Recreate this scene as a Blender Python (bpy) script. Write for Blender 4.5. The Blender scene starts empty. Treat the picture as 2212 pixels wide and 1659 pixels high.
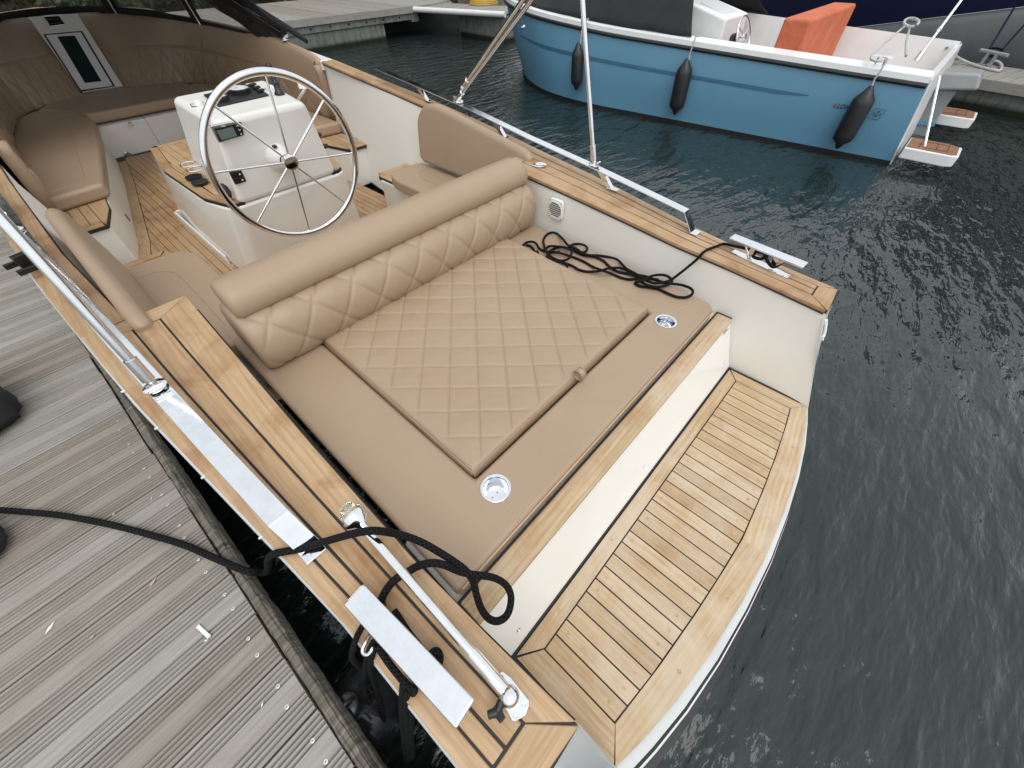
import bpy, bmesh, math, random
from mathutils import Vector, Matrix, noise
random.seed(7)
sc = bpy.context.scene
# ------------------------------------------------------------------ camera
FPX, YAW, PITCH, ROLL, CAMZ = 833.96, math.radians(46.920), math.radians(49.114), math.radians(-0.801), 1.66
CXP, CYP = 1106.0, 829.5
fw = Vector((math.sin(YAW)*math.cos(PITCH), math.cos(YAW)*math.cos(PITCH), -math.sin(PITCH)))
r0 = Vector((math.cos(YAW), -math.sin(YAW), 0)); u0 = r0.cross(fw)
rt = math.cos(ROLL)*r0 + math.sin(ROLL)*u0
up = -math.sin(ROLL)*r0 + math.cos(ROLL)*u0
cam = bpy.data.cameras.new('camera'); camo = bpy.data.objects.new('camera', cam); sc.collection.objects.link(camo)
m = Matrix((( rt.x, up.x, -fw.x, 0), (rt.y, up.y, -fw.y, 0), (rt.z, up.z, -fw.z, CAMZ), (0,0,0,1)))
camo.matrix_world = m
cam.sensor_width = 36; cam.lens = FPX/2212*36; cam.clip_start = .02; cam.clip_end = 500
sc.camera = camo
# ------------------------------------------------------------------ world and sun
SUN_EL, SUN_AZ = math.radians(62), math.radians(200)
w = bpy.data.worlds.new('World'); sc.world = w; w.use_nodes = True
wn = w.node_tree; wn.nodes.clear()
sky = wn.nodes.new('ShaderNodeTexSky'); sky.sky_type = 'NISHITA'; sky.sun_disc = False
sky.sun_elevation = SUN_EL; sky.sun_rotation = SUN_AZ; sky.dust_density = 4; sky.air_density = 1
hs = wn.nodes.new('ShaderNodeHueSaturation'); hs.inputs['Saturation'].default_value = .35
mx = wn.nodes.new('ShaderNodeMixRGB'); mx.inputs[0].default_value = .72
mx.inputs[2].default_value = (7.6, 8.0, 8.3, 1)
bg = wn.nodes.new('ShaderNodeBackground'); bg.inputs['Strength'].default_value = .12
wo = wn.nodes.new('ShaderNodeOutputWorld')
wn.links.new(sky.outputs[0], hs.inputs['Color']); wn.links.new(hs.outputs[0], mx.inputs[1])
wn.links.new(mx.outputs[0], bg.inputs[0]); wn.links.new(bg.outputs[0], wo.inputs[0])
sl = bpy.data.lights.new('sun', 'SUN'); sl.energy = .9; sl.angle = math.radians(48); sl.color = (1, .97, .92)
so = bpy.data.objects.new('sun', sl); sc.collection.objects.link(so)
so.rotation_euler = (math.radians(28), math.radians(-6), math.radians(-20))
sc.view_settings.view_transform = 'Standard'; sc.view_settings.look = 'None'
sc.view_settings.exposure = 0.33; sc.view_settings.gamma = 1

# ------------------------------------------------------------------ measuring helpers (photo 2212 px wide -> real planes)
O = Vector((0, 0, CAMZ))
def ray(px, py): return (px-CXP)/FPX*rt - (py-CYP)/FPX*up + fw
def W(px, py, z):
    d = ray(px, py); return O + d*((z-CAMZ)/d.z)
def WX(px, py, x):
    d = ray(px, py); return O + d*(x/d.x)
def WY(px, py, y):
    d = ray(px, py); return O + d*(y/d.y)
def lerp(a, b, t): return a + (b-a)*t
def interp(tab, x):
    if x <= tab[0][0]: return tab[0][1]
    for (x0, y0), (x1, y1) in zip(tab, tab[1:]):
        if x <= x1: return y0+(y1-y0)*(x-x0)/(x1-x0)
    return tab[-1][1]
XC = .953                                        # centre line of the boat
SHEER = [(-.3,.615),(-.1,.63),(.6,.66),(1.3,.72),(1.8,.755),(2.4,.81),(3.0,.86),(3.6,.905),(4.3,.96),(5.5,1.02),(7,1.06),(8.4,1.1),(10,1.12)]
def zg(y): return interp(SHEER, y)
def WG(px, py, off=0.):
    z = .7
    for _ in range(30):
        p = W(px, py, z+off); z = .5*z+.5*zg(p.y)
    return W(px, py, z+off)
OUT = [(-.12,1.075),(.0,1.08),(.42,1.10),(1.0,1.165),(1.4,1.21),(1.8,1.24),(2.3,1.272),(2.9,1.285),(4,1.285),(5.3,1.275),(6.3,1.22),(7.2,1.10),(8.0,.86),(8.7,.50),(9.2,0.02)]
def ho(y): return interp(OUT, y)
INN = [(-.12,.873),(.3,.90),(.9,.905),(1.8,.897)]
def hi(y): return interp(INN, y)
INF = [(1.7,1.09),(2.4,1.145),(3.2,1.16),(4.6,1.155)]
def hf(y): return interp(INF, y)

# ------------------------------------------------------------------ materials
MATS = {}
def newmat(name):
    mt = bpy.data.materials.new(name); mt.use_nodes = True
    MATS[name] = mt; n = mt.node_tree
    return mt, n, n.nodes['Principled BSDF'], n.links
def nd(n, t, **k):
    x = n.nodes.new(t)
    for a, b in k.items(): setattr(x, a, b)
    return x
def bump(n, b, src, strength, dist, prev=None):
    bp = nd(n, 'ShaderNodeBump'); bp.inputs['Strength'].default_value = strength; bp.inputs['Distance'].default_value = dist
    n.links.new(src, bp.inputs['Height'])
    if prev: n.links.new(prev.outputs[0], bp.inputs['Normal'])
    n.links.new(bp.outputs[0], b.inputs['Normal']); return bp
def ntex(n, scale, detail=3, rough=.5, vec=None, dist=0):
    t = nd(n, 'ShaderNodeTexNoise'); t.inputs['Scale'].default_value = scale; t.inputs['Detail'].default_value = detail
    t.inputs['Roughness'].default_value = rough; t.inputs['Distortion'].default_value = dist
    if vec: n.links.new(vec, t.inputs['Vector'])
    return t
def ramp(n, src, stops):
    r = nd(n, 'ShaderNodeValToRGB'); e = r.color_ramp.elements
    while len(e) < len(stops): e.new(.5)
    for i, (p, c) in enumerate(stops):
        e[i].position = p; e[i].color = (*c, 1) if len(c) == 3 else c
    n.links.new(src, r.inputs[0]); return r
def mul(n, a, b, fac=1., mode='MULTIPLY'):
    x = nd(n, 'ShaderNodeMixRGB', blend_type=mode); x.inputs[0].default_value = fac
    n.links.new(a, x.inputs[1])
    if hasattr(b, 'links'): n.links.new(b, x.inputs[2])
    else: x.inputs[2].default_value = (*b, 1)
    return x
def coords(n, kind='Object', scale=(1,1,1)):
    c = nd(n, 'ShaderNodeTexCoord'); mp = nd(n, 'ShaderNodeMapping'); mp.inputs['Scale'].default_value = scale
    n.links.new(c.outputs[kind], mp.inputs[0]); return mp.outputs[0]
def simple(name, col, rough=.5, metal=0., var=.08, vs=6, bs=0, bscale=200, bd=.001, spec=None, coat=0):
    mt, n, b, l = newmat(name)
    v = coords(n); t = ntex(n, vs, 4, .6, v)
    r = ramp(n, t.outputs[0], [(.3, tuple(c*(1-var) for c in col)), (.7, tuple(min(1, c*(1+var)) for c in col))])
    l.new(r.outputs[0], b.inputs['Base Color'])
    b.inputs['Roughness'].default_value = rough; b.inputs['Metallic'].default_value = metal
    if spec is not None: b.inputs['Specular IOR Level'].default_value = spec
    if coat: b.inputs['Coat Weight'].default_value = coat; b.inputs['Coat Roughness'].default_value = .08
    if bs: bump(n, b, ntex(n, bscale, 3, .5, v).outputs[0], bs, bd)
    return mt
def wood(name, dark, mid, light, sat_blotch, rough=.55, grey=None, spots=.3):
    mt, n, b, l = newmat(name)
    uv = coords(n, 'UV', (1.6, 38, 1)); uvc = coords(n, 'UV', (2.2, 9, 1)); ob = coords(n)
    fine = ntex(n, 2.2, 5, .65, uv, .4)
    wv = nd(n, 'ShaderNodeTexWave'); wv.wave_type = 'BANDS'; wv.bands_direction = 'Y'
    wv.inputs['Scale'].default_value = 1.6; wv.inputs['Distortion'].default_value = 9; wv.inputs['Detail'].default_value = 2.5
    wv.inputs['Detail Scale'].default_value = .8
    l.new(uvc, wv.inputs['Vector'])
    r1 = ramp(n, fine.outputs[0], [(.25, dark), (.5, mid), (.75, light)])
    r2 = ramp(n, wv.outputs[0], [(.0, (.80,.75,.69)), (.35, (1,1,1)), (1, (1,1,1))])
    c = mul(n, r1.outputs[0], r2.outputs[0], .45)
    bl = ntex(n, 5.5, 4, .62, ob, .6)
    r3 = ramp(n, bl.outputs[0], [(.32, sat_blotch), (.5, (1,1,1)), (.72, (1.0,1.0,1.0))])
    c = mul(n, c.outputs[0], r3.outputs[0], .8)
    if grey:
        gn = ntex(n, 3.0, 5, .7, ob, .3); gr = ramp(n, gn.outputs[0], [(.48, (0,0,0)), (.68, (.7,.7,.7))])
        g = nd(n, 'ShaderNodeMixRGB'); l.new(gr.outputs[0], g.inputs[0]); l.new(c.outputs[0], g.inputs[1]); g.inputs[2].default_value = (*grey, 1); c = g
    at = nd(n, 'ShaderNodeAttribute', attribute_name='tint')
    tr = ramp(n, at.outputs['Fac'], [(0, (.80,.74,.67)), (.45, (.97,.95,.92)), (.7, (1,1,1)), (1, (1.0,.985,.96))])
    c = mul(n, c.outputs[0], tr.outputs[0], 1)
    l.new(c.outputs[0], b.inputs['Base Color'])
    rr = ramp(n, bl.outputs[0], [(.3, (rough-.12,)*3), (.7, (rough+.1,)*3)]); l.new(rr.outputs[0], b.inputs['Roughness'])
    bump(n, b, fine.outputs[0], .25, .0008)
    return mt
M = {}
M['teak'] = wood('teak_oiled', (.37,.235,.125), (.475,.32,.18), (.57,.405,.25), (.72,.57,.43), .48)
M['teak_pale'] = wood('teak_weathered', (.40,.285,.17), (.52,.385,.24), (.64,.495,.325), (.88,.78,.66), .62, grey=(.60,.51,.40))
M['plug'] = simple('teak_plug', (.47,.33,.19), .6, var=.3, vs=60)
M['teak_dark'] = wood('teak_brown', (.20,.09,.05), (.30,.14,.08), (.38,.19,.11), (.8,.7,.6), .5)
M['dockwood'] = wood('weathered_decking', (.25,.238,.215), (.325,.308,.284), (.40,.385,.355), (.85,.84,.80), .85, grey=(.32,.315,.30))
M['groovewood'] = simple('dark_groove_wood', (.15,.142,.128), .95, var=.3, vs=14)  # groove bottoms take a darker wood colour than the plank tops
M['beamwood'] = wood('old_beam_wood', (.045,.04,.032), (.15,.138,.115), (.30,.28,.24), (.50,.50,.38), .9)
M['caulk'] = simple('black_caulk', (.012,.011,.011), .6)
# leather
def leather(name, col):
    mt, n, b, l = newmat(name)
    v = coords(n); t = ntex(n, 2.2, 4, .6, v, .5)
    r = ramp(n, t.outputs[0], [(.3, tuple(c*k for c, k in zip(col, (1.0,.955,.93)))), (.7, tuple(c*1.04 for c in col))])
    l.new(r.outputs[0], b.inputs['Base Color'])
    b.inputs['Roughness'].default_value = .42; b.inputs['Specular IOR Level'].default_value = .42
    vo = nd(n, 'ShaderNodeTexVoronoi'); vo.inputs['Scale'].default_value = 520; l.new(v, vo.inputs['Vector'])
    b1 = bump(n, b, vo.outputs['Distance'], .18, .0006)
    wr = ntex(n, 7, 4, .55, v, .8); bump(n, b, wr.outputs[0], .35, .006, b1)
    return mt
M['leather'] = leather('tan_leather', (.368, .271, .187))
M['stitch'] = simple('pale_thread', (.50,.36,.25), .7)
def gel(name, col, rough, bs=.15):
    mt, n, b, l = newmat(name)
    v = coords(n); t = ntex(n, 1.5, 5, .65, v, .4)
    r = ramp(n, t.outputs[0], [(.25, tuple(c*k for c, k in zip(col, (.95,.94,.91)))), (.6, col)])
    l.new(r.outputs[0], b.inputs['Base Color']); b.inputs['Roughness'].default_value = rough
    if bs: bump(n, b, ntex(n, 260, 3, .6, v).outputs[0], bs, .0008)
    return mt
M['cream'] = gel('cream_nonskid', (.82,.80,.75), .5, .35)
M['gloss'] = gel('cream_gelcoat', (.83,.815,.77), .10, 0)
M['white'] = simple('white_gelcoat', (.80,.80,.79), .3, var=.04)
M['hullgrey'] = simple('grey_hull_paint', (.60,.62,.62), .3, var=.05)
M['plasticwhite'] = simple('white_plastic', (.82,.82,.80), .35, var=.02)
def metal(name, col, rough, smudge=.12):
    mt, n, b, l = newmat(name)
    v = coords(n); t = ntex(n, 14, 5, .65, v, 1.0)
    r = ramp(n, t.outputs[0], [(.35, (rough,)*3), (.75, (rough+smudge,)*3)]); l.new(r.outputs[0], b.inputs['Roughness'])
    t2 = ntex(n, 16, 4, .7, v); r2 = ramp(n, t2.outputs[0], [(.3, tuple(c*.90 for c in col)), (.6, col)])
    l.new(r2.outputs[0], b.inputs['Base Color']); b.inputs['Metallic'].default_value = 1
    return mt
M['steel'] = metal('polished_steel', (.86,.86,.86), .05)
M['screwhead'] = metal('worn_screw_steel', (.75,.74,.70), .3)
M['satin'] = metal('smudged_steel', (.84,.86,.89), .06, .10)
M['black'] = simple('black_plastic', (.012,.012,.013), .35)
M['rubber'] = simple('black_rubber', (.018,.018,.02), .38, var=.2, vs=12)
M['gloss_rubber'] = simple('glossy_black_rubber', (.02,.02,.022), .12, var=.3, vs=9)
M['bag'] = simple('black_fabric', (.022,.022,.024), .85, var=.2, vs=5, bs=.3, bscale=300)
M['canvas'] = simple('black_canvas', (.012,.012,.013), .9, var=.25, vs=4, bs=.4, bscale=60, bd=.004)
def ropemat(name, col):
    mt, n, b, l = newmat(name)
    c = nd(n, 'ShaderNodeTexCoord')
    outs = []
    for s in (1, -1):
        mp = nd(n, 'ShaderNodeMapping'); mp.inputs['Rotation'].default_value = (0, 0, math.radians(45*s)); l.new(c.outputs['UV'], mp.inputs[0])
        wv = nd(n, 'ShaderNodeTexWave'); wv.bands_direction = 'X'; wv.inputs['Scale'].default_value = .5924; l.new(mp.outputs[0], wv.inputs['Vector']); outs.append(wv)
    mxx = nd(n, 'ShaderNodeMath', operation='MAXIMUM'); l.new(outs[0].outputs['Fac'], mxx.inputs[0]); l.new(outs[1].outputs['Fac'], mxx.inputs[1])
    r = ramp(n, mxx.outputs[0], [(.3, tuple(x*.35 for x in col)), (.9, tuple(x*1.25 for x in col))])
    l.new(r.outputs[0], b.inputs['Base Color']); b.inputs['Roughness'].default_value = .75; b.inputs['Specular IOR Level'].default_value = .18
    bump(n, b, mxx.outputs[0], 1.0, .004)
    return mt
M['rope'] = ropemat('black_braided_rope', (.010,.010,.011))
M['ropewhite'] = ropemat('white_rope', (.62,.63,.62))
M['ropenavy'] = ropemat('navy_rope', (.02,.022,.05))
M['blue'] = gel('blue_hull_paint', (.130,.305,.44), .32, 0)
M['bluedark'] = simple('dark_blue_stripe', (.05,.15,.23), .35)
M['navy'] = simple('navy_hull_paint', (.008,.012,.045), .35, var=.15)
M['hullpale'] = simple('pale_grey_hull', (.30,.31,.31), .4, var=.06)
M['orange'] = simple('orange_canvas', (.58,.15,.07), .85, var=.16, vs=5, bs=.5, bscale=18, bd=.02)
M['red'] = simple('red_lettering', (.55,.03,.03), .4)
M['ink'] = simple('dark_lettering', (.012,.03,.06), .4)
M['screen'] = simple('grey_green_lcd', (.16,.21,.20), .12, var=.05)
M['dial'] = simple('white_dial', (.75,.76,.76), .15, var=.02)
M['yellow'] = simple('yellow_hose', (.55,.36,.06), .5)
M['leaf'] = simple('green_leaves', (.055,.095,.022), .7, var=.5, vs=3)
M['leafdark'] = simple('dark_leaves', (.028,.052,.016), .8, var=.5, vs=2)
M['bark'] = simple('brown_bark', (.07,.05,.035), .9, bs=.5, bscale=20, bd=.02)
M['soil'] = simple('earth_bank', (.07,.06,.045), .95, var=.4, vs=2)
# concrete with stains running down
mt, n, b, l = newmat('stained_concrete')
v = coords(n, 'Object', (1, 1, 1)); vs_ = coords(n, 'Object', (9, 9, .7))
a = ntex(n, 3, 6, .7, v); s = ntex(n, 1.6, 5, .7, vs_)
r1 = ramp(n, a.outputs[0], [(.3, (.13,.14,.125)), (.7, (.235,.245,.225))])
r2 = ramp(n, s.outputs[0], [(.35, (.5,.52,.48)), (.5, (1,1,1)), (.62, (1.0,1.0,1.0)), (.75, (1,1,1))])
c = mul(n, r1.outputs[0], r2.outputs[0], .9)
sep = nd(n, 'ShaderNodeSeparateXYZ'); g = nd(n, 'ShaderNodeNewGeometry'); l.new(g.outputs['Position'], sep.inputs[0])
r3 = ramp(n, sep.outputs[2], [(.0, (.06,.065,.025)), (.05, (.07,.075,.03)), (.11, (1,1,1))])
c = mul(n, c.outputs[0], r3.outputs[0], 1)
l.new(c.outputs[0], b.inputs['Base Color']); b.inputs['Roughness'].default_value = .9; M['concrete'] = mt
# water
mt, n, b, l = newmat('harbour_water')
b.inputs['Base Color'].default_value = (.013,.0215,.0198,1); b.inputs['Roughness'].default_value = .035; b.inputs['IOR'].default_value = 1.52
v = coords(n); mp = nd(n, 'ShaderNodeMapping'); mp.inputs['Rotation'].default_value = (0,0,math.radians(38)); mp.inputs['Scale'].default_value = (1.0,3.0,1); l.new(v, mp.inputs[0])
t1 = ntex(n, 2.6, 1.5, .4, mp.outputs[0], .35); t2 = ntex(n, 8, 1.5, .5, mp.outputs[0], .3); t3 = ntex(n, .8, 2, .5, v)
b1 = bump(n, b, t1.outputs[0], 1.0, .039); b2 = bump(n, b, t2.outputs[0], 1.0, .0125, b1); b3_ = bump(n, b, t3.outputs[0], 1.0, .03, b2); t4 = ntex(n, 22, 2, .5, mp.outputs[0], .3); bump(n, b, t4.outputs[0], 1.0, .0035, b3_)
M['water'] = mt
mt, n, b, l = newmat('clear_vinyl')
b.inputs['Base Color'].default_value = (.5,.5,.5,1); b.inputs['Metallic'].default_value = 1; b.inputs['Roughness'].default_value = .03
v = coords(n); bump(n, b, ntex(n, 2.5, 3, .5, v, 1).outputs[0], .8, .03)
tr_ = nd(n, 'ShaderNodeBsdfTransparent'); tr_.inputs[0].default_value = (.80,.81,.80,1); ms = nd(n, 'ShaderNodeMixShader'); ms.inputs[0].default_value = .22
l.new(tr_.outputs[0], ms.inputs[1]); l.new(b.outputs[0], ms.inputs[2]); l.new(ms.outputs[0], n.nodes['Material Output'].inputs[0]); M['vinyl'] = mt
mt, n, b, l = newmat('lamp_lens')
b.inputs['Base Color'].default_value = (.95,.94,.82,1); b.inputs['Roughness'].default_value = .08; b.inputs['Transmission Weight'].default_value = .92; b.inputs['IOR'].default_value = 1.42; M['lens'] = mt
mt, n, b, l = newmat('tinted_glass')
b.inputs['Base Color'].default_value = (.02,.03,.03,1); b.inputs['Roughness'].default_value = .04; M['tinted'] = mt

# ------------------------------------------------------------------ mesh builder
class MB:
    def __init__(s): s.v = []; s.f = []; s.uv = []; s.t = []; s.mi = []; s.g = []; s.gi = 0
    def add(s, vs, fs, uvs=None, tint=.5, mi=0):
        k = len(s.v); s.v += [Vector(p) for p in vs]; s.g += [s.gi]*len(fs); s.gi += 1
        for i, f in enumerate(fs):
            s.f.append([k+j for j in f]); s.t.append(tint); s.mi.append(mi)
            s.uv.append(uvs[i] if uvs else [(vs[j][0], vs[j][1]) for j in f])
    def prism(s, pts, h, gd=None, tint=None, down=Vector((0,0,-1)), mi=0):
        pts = [Vector(p) for p in pts]; nn = len(pts)
        ar = sum(pts[i].x*pts[(i+1)%nn].y-pts[(i+1)%nn].x*pts[i].y for i in range(nn))
        if ar < 0 and down.z < 0: pts.reverse()
        bot = [p+down*h for p in pts]; V = pts+bot
        if gd is None: gd = (pts[1]-pts[0])
        gd = Vector(gd); gd.normalize(); pd = Vector((-gd.y, gd.x, 0))
        if pd.length < .1: pd = Vector((1,0,0))
        o1, o2 = random.uniform(0, 50), random.uniform(0, 50)
        def U(p): return (p.dot(gd)+o1, p.dot(pd)+p.z*.7+o2)
        F = [list(range(nn)), list(range(2*nn-1, nn-1, -1))] + [[i, i+nn, (i+1)%nn+nn, (i+1)%nn] for i in range(nn)]
        s.add(V, F, [[U(V[j]) for j in f] for f in F], random.random() if tint is None else tint, mi)
    def box(s, c, size, rot=0., tint=.5, mi=0, ax=None):
        c = Vector(c); a, bb, cc = [x/2 for x in size]
        if ax is None: ax = (Vector((math.cos(rot), math.sin(rot), 0)), Vector((-math.sin(rot), math.cos(rot), 0)), Vector((0,0,1)))
        V = [c+ax[0]*i*a+ax[1]*j*bb+ax[2]*k*cc for i in (-1,1) for j in (-1,1) for k in (-1,1)]
        F = [[0,1,3,2],[4,6,7,5],[0,4,5,1],[2,3,7,6],[0,2,6,4],[1,5,7,3]]
        o = random.uniform(0, 9)
        s.add(V, F, [[((V[j]-c).dot(ax[0])+o, (V[j]-c).dot(ax[1])+(V[j]-c).dot(ax[2])) for j in f] for f in F], tint, mi)
    def hexa(s, top, bot, mi=0):                    # four top points and four bottom points, same order
        V = [Vector(p) for p in top+bot]
        s.add(V, [[0,1,2,3],[7,6,5,4],[0,4,5,1],[1,5,6,2],[2,6,7,3],[3,7,4,0]], mi=mi)
    def tube(s, path, r, nn=10, closed=False, cap=True, mi=0, vscale=None):
        P = [Vector(p) for p in path]; N = len(P); rs = r if isinstance(r, (list, tuple)) else [r]*N
        T = []
        for i in range(N):
            a = P[(i-1) % N] if closed or i > 0 else P[0]; c = P[(i+1) % N] if closed or i < N-1 else P[-1]
            d = c-a
            T.append(d.normalized() if d.length > 1e-9 else Vector((0,0,1)))
        ref = Vector((0,0,1)) if abs(T[0].z) < .9 else Vector((1,0,0))
        A = (ref-T[0]*ref.dot(T[0])).normalized(); V = []; L = 0; Ls = []
        for i in range(N):
            if i: L += (P[i]-P[i-1]).length
            A = (A-T[i]*A.dot(T[i]))
            A = A.normalized() if A.length > 1e-6 else T[i].orthogonal().normalized()
            B = T[i].cross(A); Ls.append(L)
            for j in range(nn):
                q = 2*math.pi*j/nn; V.append(P[i]+(A*math.cos(q)+B*math.sin(q))*rs[i])
        F = []; UV = []; R0 = max(rs)*2
        for i in range(N if closed else N-1):
            i2 = (i+1) % N
            l0 = Ls[i]/R0; l1 = (Ls[i2] if i2 else L+(P[0]-P[-1]).length)/R0
            for j in range(nn):
                j2 = (j+1) % nn
                F.append([i*nn+j, i*nn+j2, i2*nn+j2, i2*nn+j])
                UV.append([(l0, j/nn*3), (l0, (j+1)/nn*3), (l1, (j+1)/nn*3), (l1, j/nn*3)])
        if cap and not closed:
            F.append(list(range(nn))[::-1]); UV.append([(0,0)]*nn)
            F.append([(N-1)*nn+j for j in range(nn)]); UV.append([(0,0)]*nn)
        s.add(V, F, UV, mi=mi)
    def lathe(s, prof, o, axis, nn=32, mi=0):       # prof: (distance along axis, radius)
        o = Vector(o); ax = Vector(axis).normalized(); A = ax.orthogonal().normalized(); B = ax.cross(A); V = []
        for h, r in prof:
            for j in range(nn):
                q = 2*math.pi*j/nn; V.append(o+ax*h+(A*math.cos(q)+B*math.sin(q))*max(r, 1e-5))
        F = [[i*nn+j, i*nn+(j+1)%nn, (i+1)*nn+(j+1)%nn, (i+1)*nn+j] for i in range(len(prof)-1) for j in range(nn)]
        s.add(V, F, mi=mi)
    def grid(s, fn, nu, nv, mi=0):
        V = [fn(i/nu, j/nv) for j in range(nv+1) for i in range(nu+1)]
        F = [[j*(nu+1)+i, j*(nu+1)+i+1, (j+1)*(nu+1)+i+1, (j+1)*(nu+1)+i] for j in range(nv) for i in range(nu)]
        s.add(V, F, mi=mi)
    def parts(s, how):
        if how == 'side':
            key = {}
            for g in set(s.g):
                vs = [s.v[j] for f, gg in zip(s.f, s.g) if gg == g for j in f]; key[g] = sum(p.x for p in vs)/len(vs) > XC
        elif callable(how):
            key = {}
            for g in set(s.g):
                vs = [s.v[j] for f, gg in zip(s.f, s.g) if gg == g for j in f]; key[g] = how(sum(vs, Vector())/len(vs))
        else: key = {g: g//how for g in set(s.g)}
        out = {}
        for f, u, t, mi, g in zip(s.f, s.uv, s.t, s.mi, s.g):
            q = out.setdefault(key[g], (MB(), {})); m_, mp = q; ff = []
            for j in f:
                if j not in mp: mp[j] = len(m_.v); m_.v.append(s.v[j])
                ff.append(mp[j])
            m_.f.append(ff); m_.uv.append(u); m_.t.append(t); m_.mi.append(mi); m_.g.append(g)
        return [q[0] for q in out.values()]
    def builds(s, how, name, mat, parent, **k): return [p.build(name, mat, parent, **k) for p in s.parts(how)]
    def build(s, name, mat, parent=None, smooth=False, bevel=0, seg=2, sub=0, angle=40, weld=False):
        me = bpy.data.meshes.new(name)
        org = Vector((0,0,0))
        if parent is None:
            xs = [p.x for p in s.v]; ys = [p.y for p in s.v]; zs = [p.z for p in s.v]
            org = Vector(((min(xs)+max(xs))/2, (min(ys)+max(ys))/2, min(zs)))
        me.from_pydata([p-org for p in s.v], [], s.f)
        uvl = me.uv_layers.new(name='UVMap'); li = 0
        for f in s.uv:
            for q in f: uvl.data[li].uv = q; li += 1
        at = me.attributes.new('tint', 'FLOAT', 'FACE'); at.data.foreach_set('value', s.t)
        mats = mat if isinstance(mat, (list, tuple)) else [mat]
        for mm in mats: me.materials.append(M[mm])
        me.polygons.foreach_set('material_index', s.mi)
        bm = bmesh.new(); bm.from_mesh(me)
        if weld: bmesh.ops.remove_doubles(bm, verts=bm.verts, dist=1e-5)
        bmesh.ops.recalc_face_normals(bm, faces=bm.faces); bm.to_mesh(me); bm.free()
        o = bpy.data.objects.new(name, me); sc.collection.objects.link(o); o.location = org
        if smooth:
            me.polygons.foreach_set('use_smooth', [True]*len(me.polygons))
            if not sub and angle < 180: me.set_sharp_from_angle(angle=math.radians(angle))
        if bevel:
            md = o.modifiers.new('bevel', 'BEVEL'); md.width = bevel; md.segments = seg; md.limit_method = 'ANGLE'; md.angle_limit = math.radians(35)
            md.harden_normals = True
            me.polygons.foreach_set('use_smooth', [True]*len(me.polygons))
        if sub:
            md = o.modifiers.new('sub', 'SUBSURF'); md.levels = sub; md.render_levels = sub
        if parent is not None:
            o.parent = parent; o.matrix_parent_inverse = Matrix.Translation(-wloc(parent))
        return o
def wloc(o):
    if o is None: return Vector((0,0,0))
    if o.parent is None: return Vector(o.location)
    return Vector(o.location)+o.matrix_parent_inverse.translation+wloc(o.parent)
def tag(o, label, cat, group=None, kind=None):
    if label: o['label'] = label
    if cat: o['category'] = cat
    if group: o['group'] = group
    if kind: o['kind'] = kind
    return o
def thing(name, loc, label, cat, group=None):
    o = bpy.data.objects.new(name, None); sc.collection.objects.link(o); o.location = loc; o.empty_display_size = .1
    return tag(o, label, cat, group)
def dup(o, dv, parent=None):
    c = o.copy(); sc.collection.objects.link(c)
    if parent is None: c.location = Vector(o.location)+Vector(dv)
    else: c.parent = parent
    for ch in list(o.children): dup(ch, dv, c)
    return c
def smoothpath(P, k=6):
    P = [Vector(p) for p in P]; Q = []
    for i in range(len(P)-1):
        p0 = P[max(i-1, 0)]; p1 = P[i]; p2 = P[i+1]; p3 = P[min(i+2, len(P)-1)]
        for j in range(k):
            t = j/k; Q.append(.5*((2*p1)+(p2-p0)*t+(2*p0-5*p1+4*p2-p3)*t*t+(3*p1-p0-3*p2+p3)*t**3))
    Q.append(P[-1]); return Q
def boards(mb, A, B, fr, h, gap=.004, y=None):      # long boards between two poly lines A and B (same count), fr = fractions
    for a, bb in zip(fr, fr[1:]):
        for i in range(1):
            L = [p.lerp(q, a) for p, q in zip(A, B)]; R = [p.lerp(q, bb) for p, q in zip(A, B)]
            # shrink by half the gap
            L2 = []; R2 = []
            for p, q in zip(L, R):
                d = (q-p); d.normalize(); L2.append(p+d*gap/2); R2.append(q-d*gap/2)
            o1, o2 = random.uniform(0, 50), random.uniform(0, 50); t = random.random()
            V = L2+R2; nn = len(L2); V = V+[p-Vector((0,0,h)) for p in V]; F = []; UV = []
            for k in range(nn-1):
                F.append([k, k+1, nn+k+1, nn+k]); F.append([2*nn+k, 2*nn+k+1, k+1, k]); F.append([nn+k, nn+k+1, 3*nn+k+1, 3*nn+k])
            F.append([0, nn, 3*nn, 2*nn]); F.append([nn-1, 2*nn-1, 4*nn-1, 3*nn-1])
            gd = (L2[-1]-L2[0]).normalized(); pd = Vector((-gd.y, gd.x, 0))
            UV = [[(V[j].dot(gd)+o1, V[j].dot(pd)+V[j].z*.5+o2) for j in f] for f in F]
            mb.add(V, F, UV, t)
exec_sections = True
# ================================================================== SETTING
def tagk(o, kind='structure'): o['kind'] = kind; return o
mb = MB(); mb.prism([(-60,-60,0),(90,-60,0),(90,80,0),(-60,80,0)], .01, gd=(1,0,0)); tagk(mb.build('water', 'water'))
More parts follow.
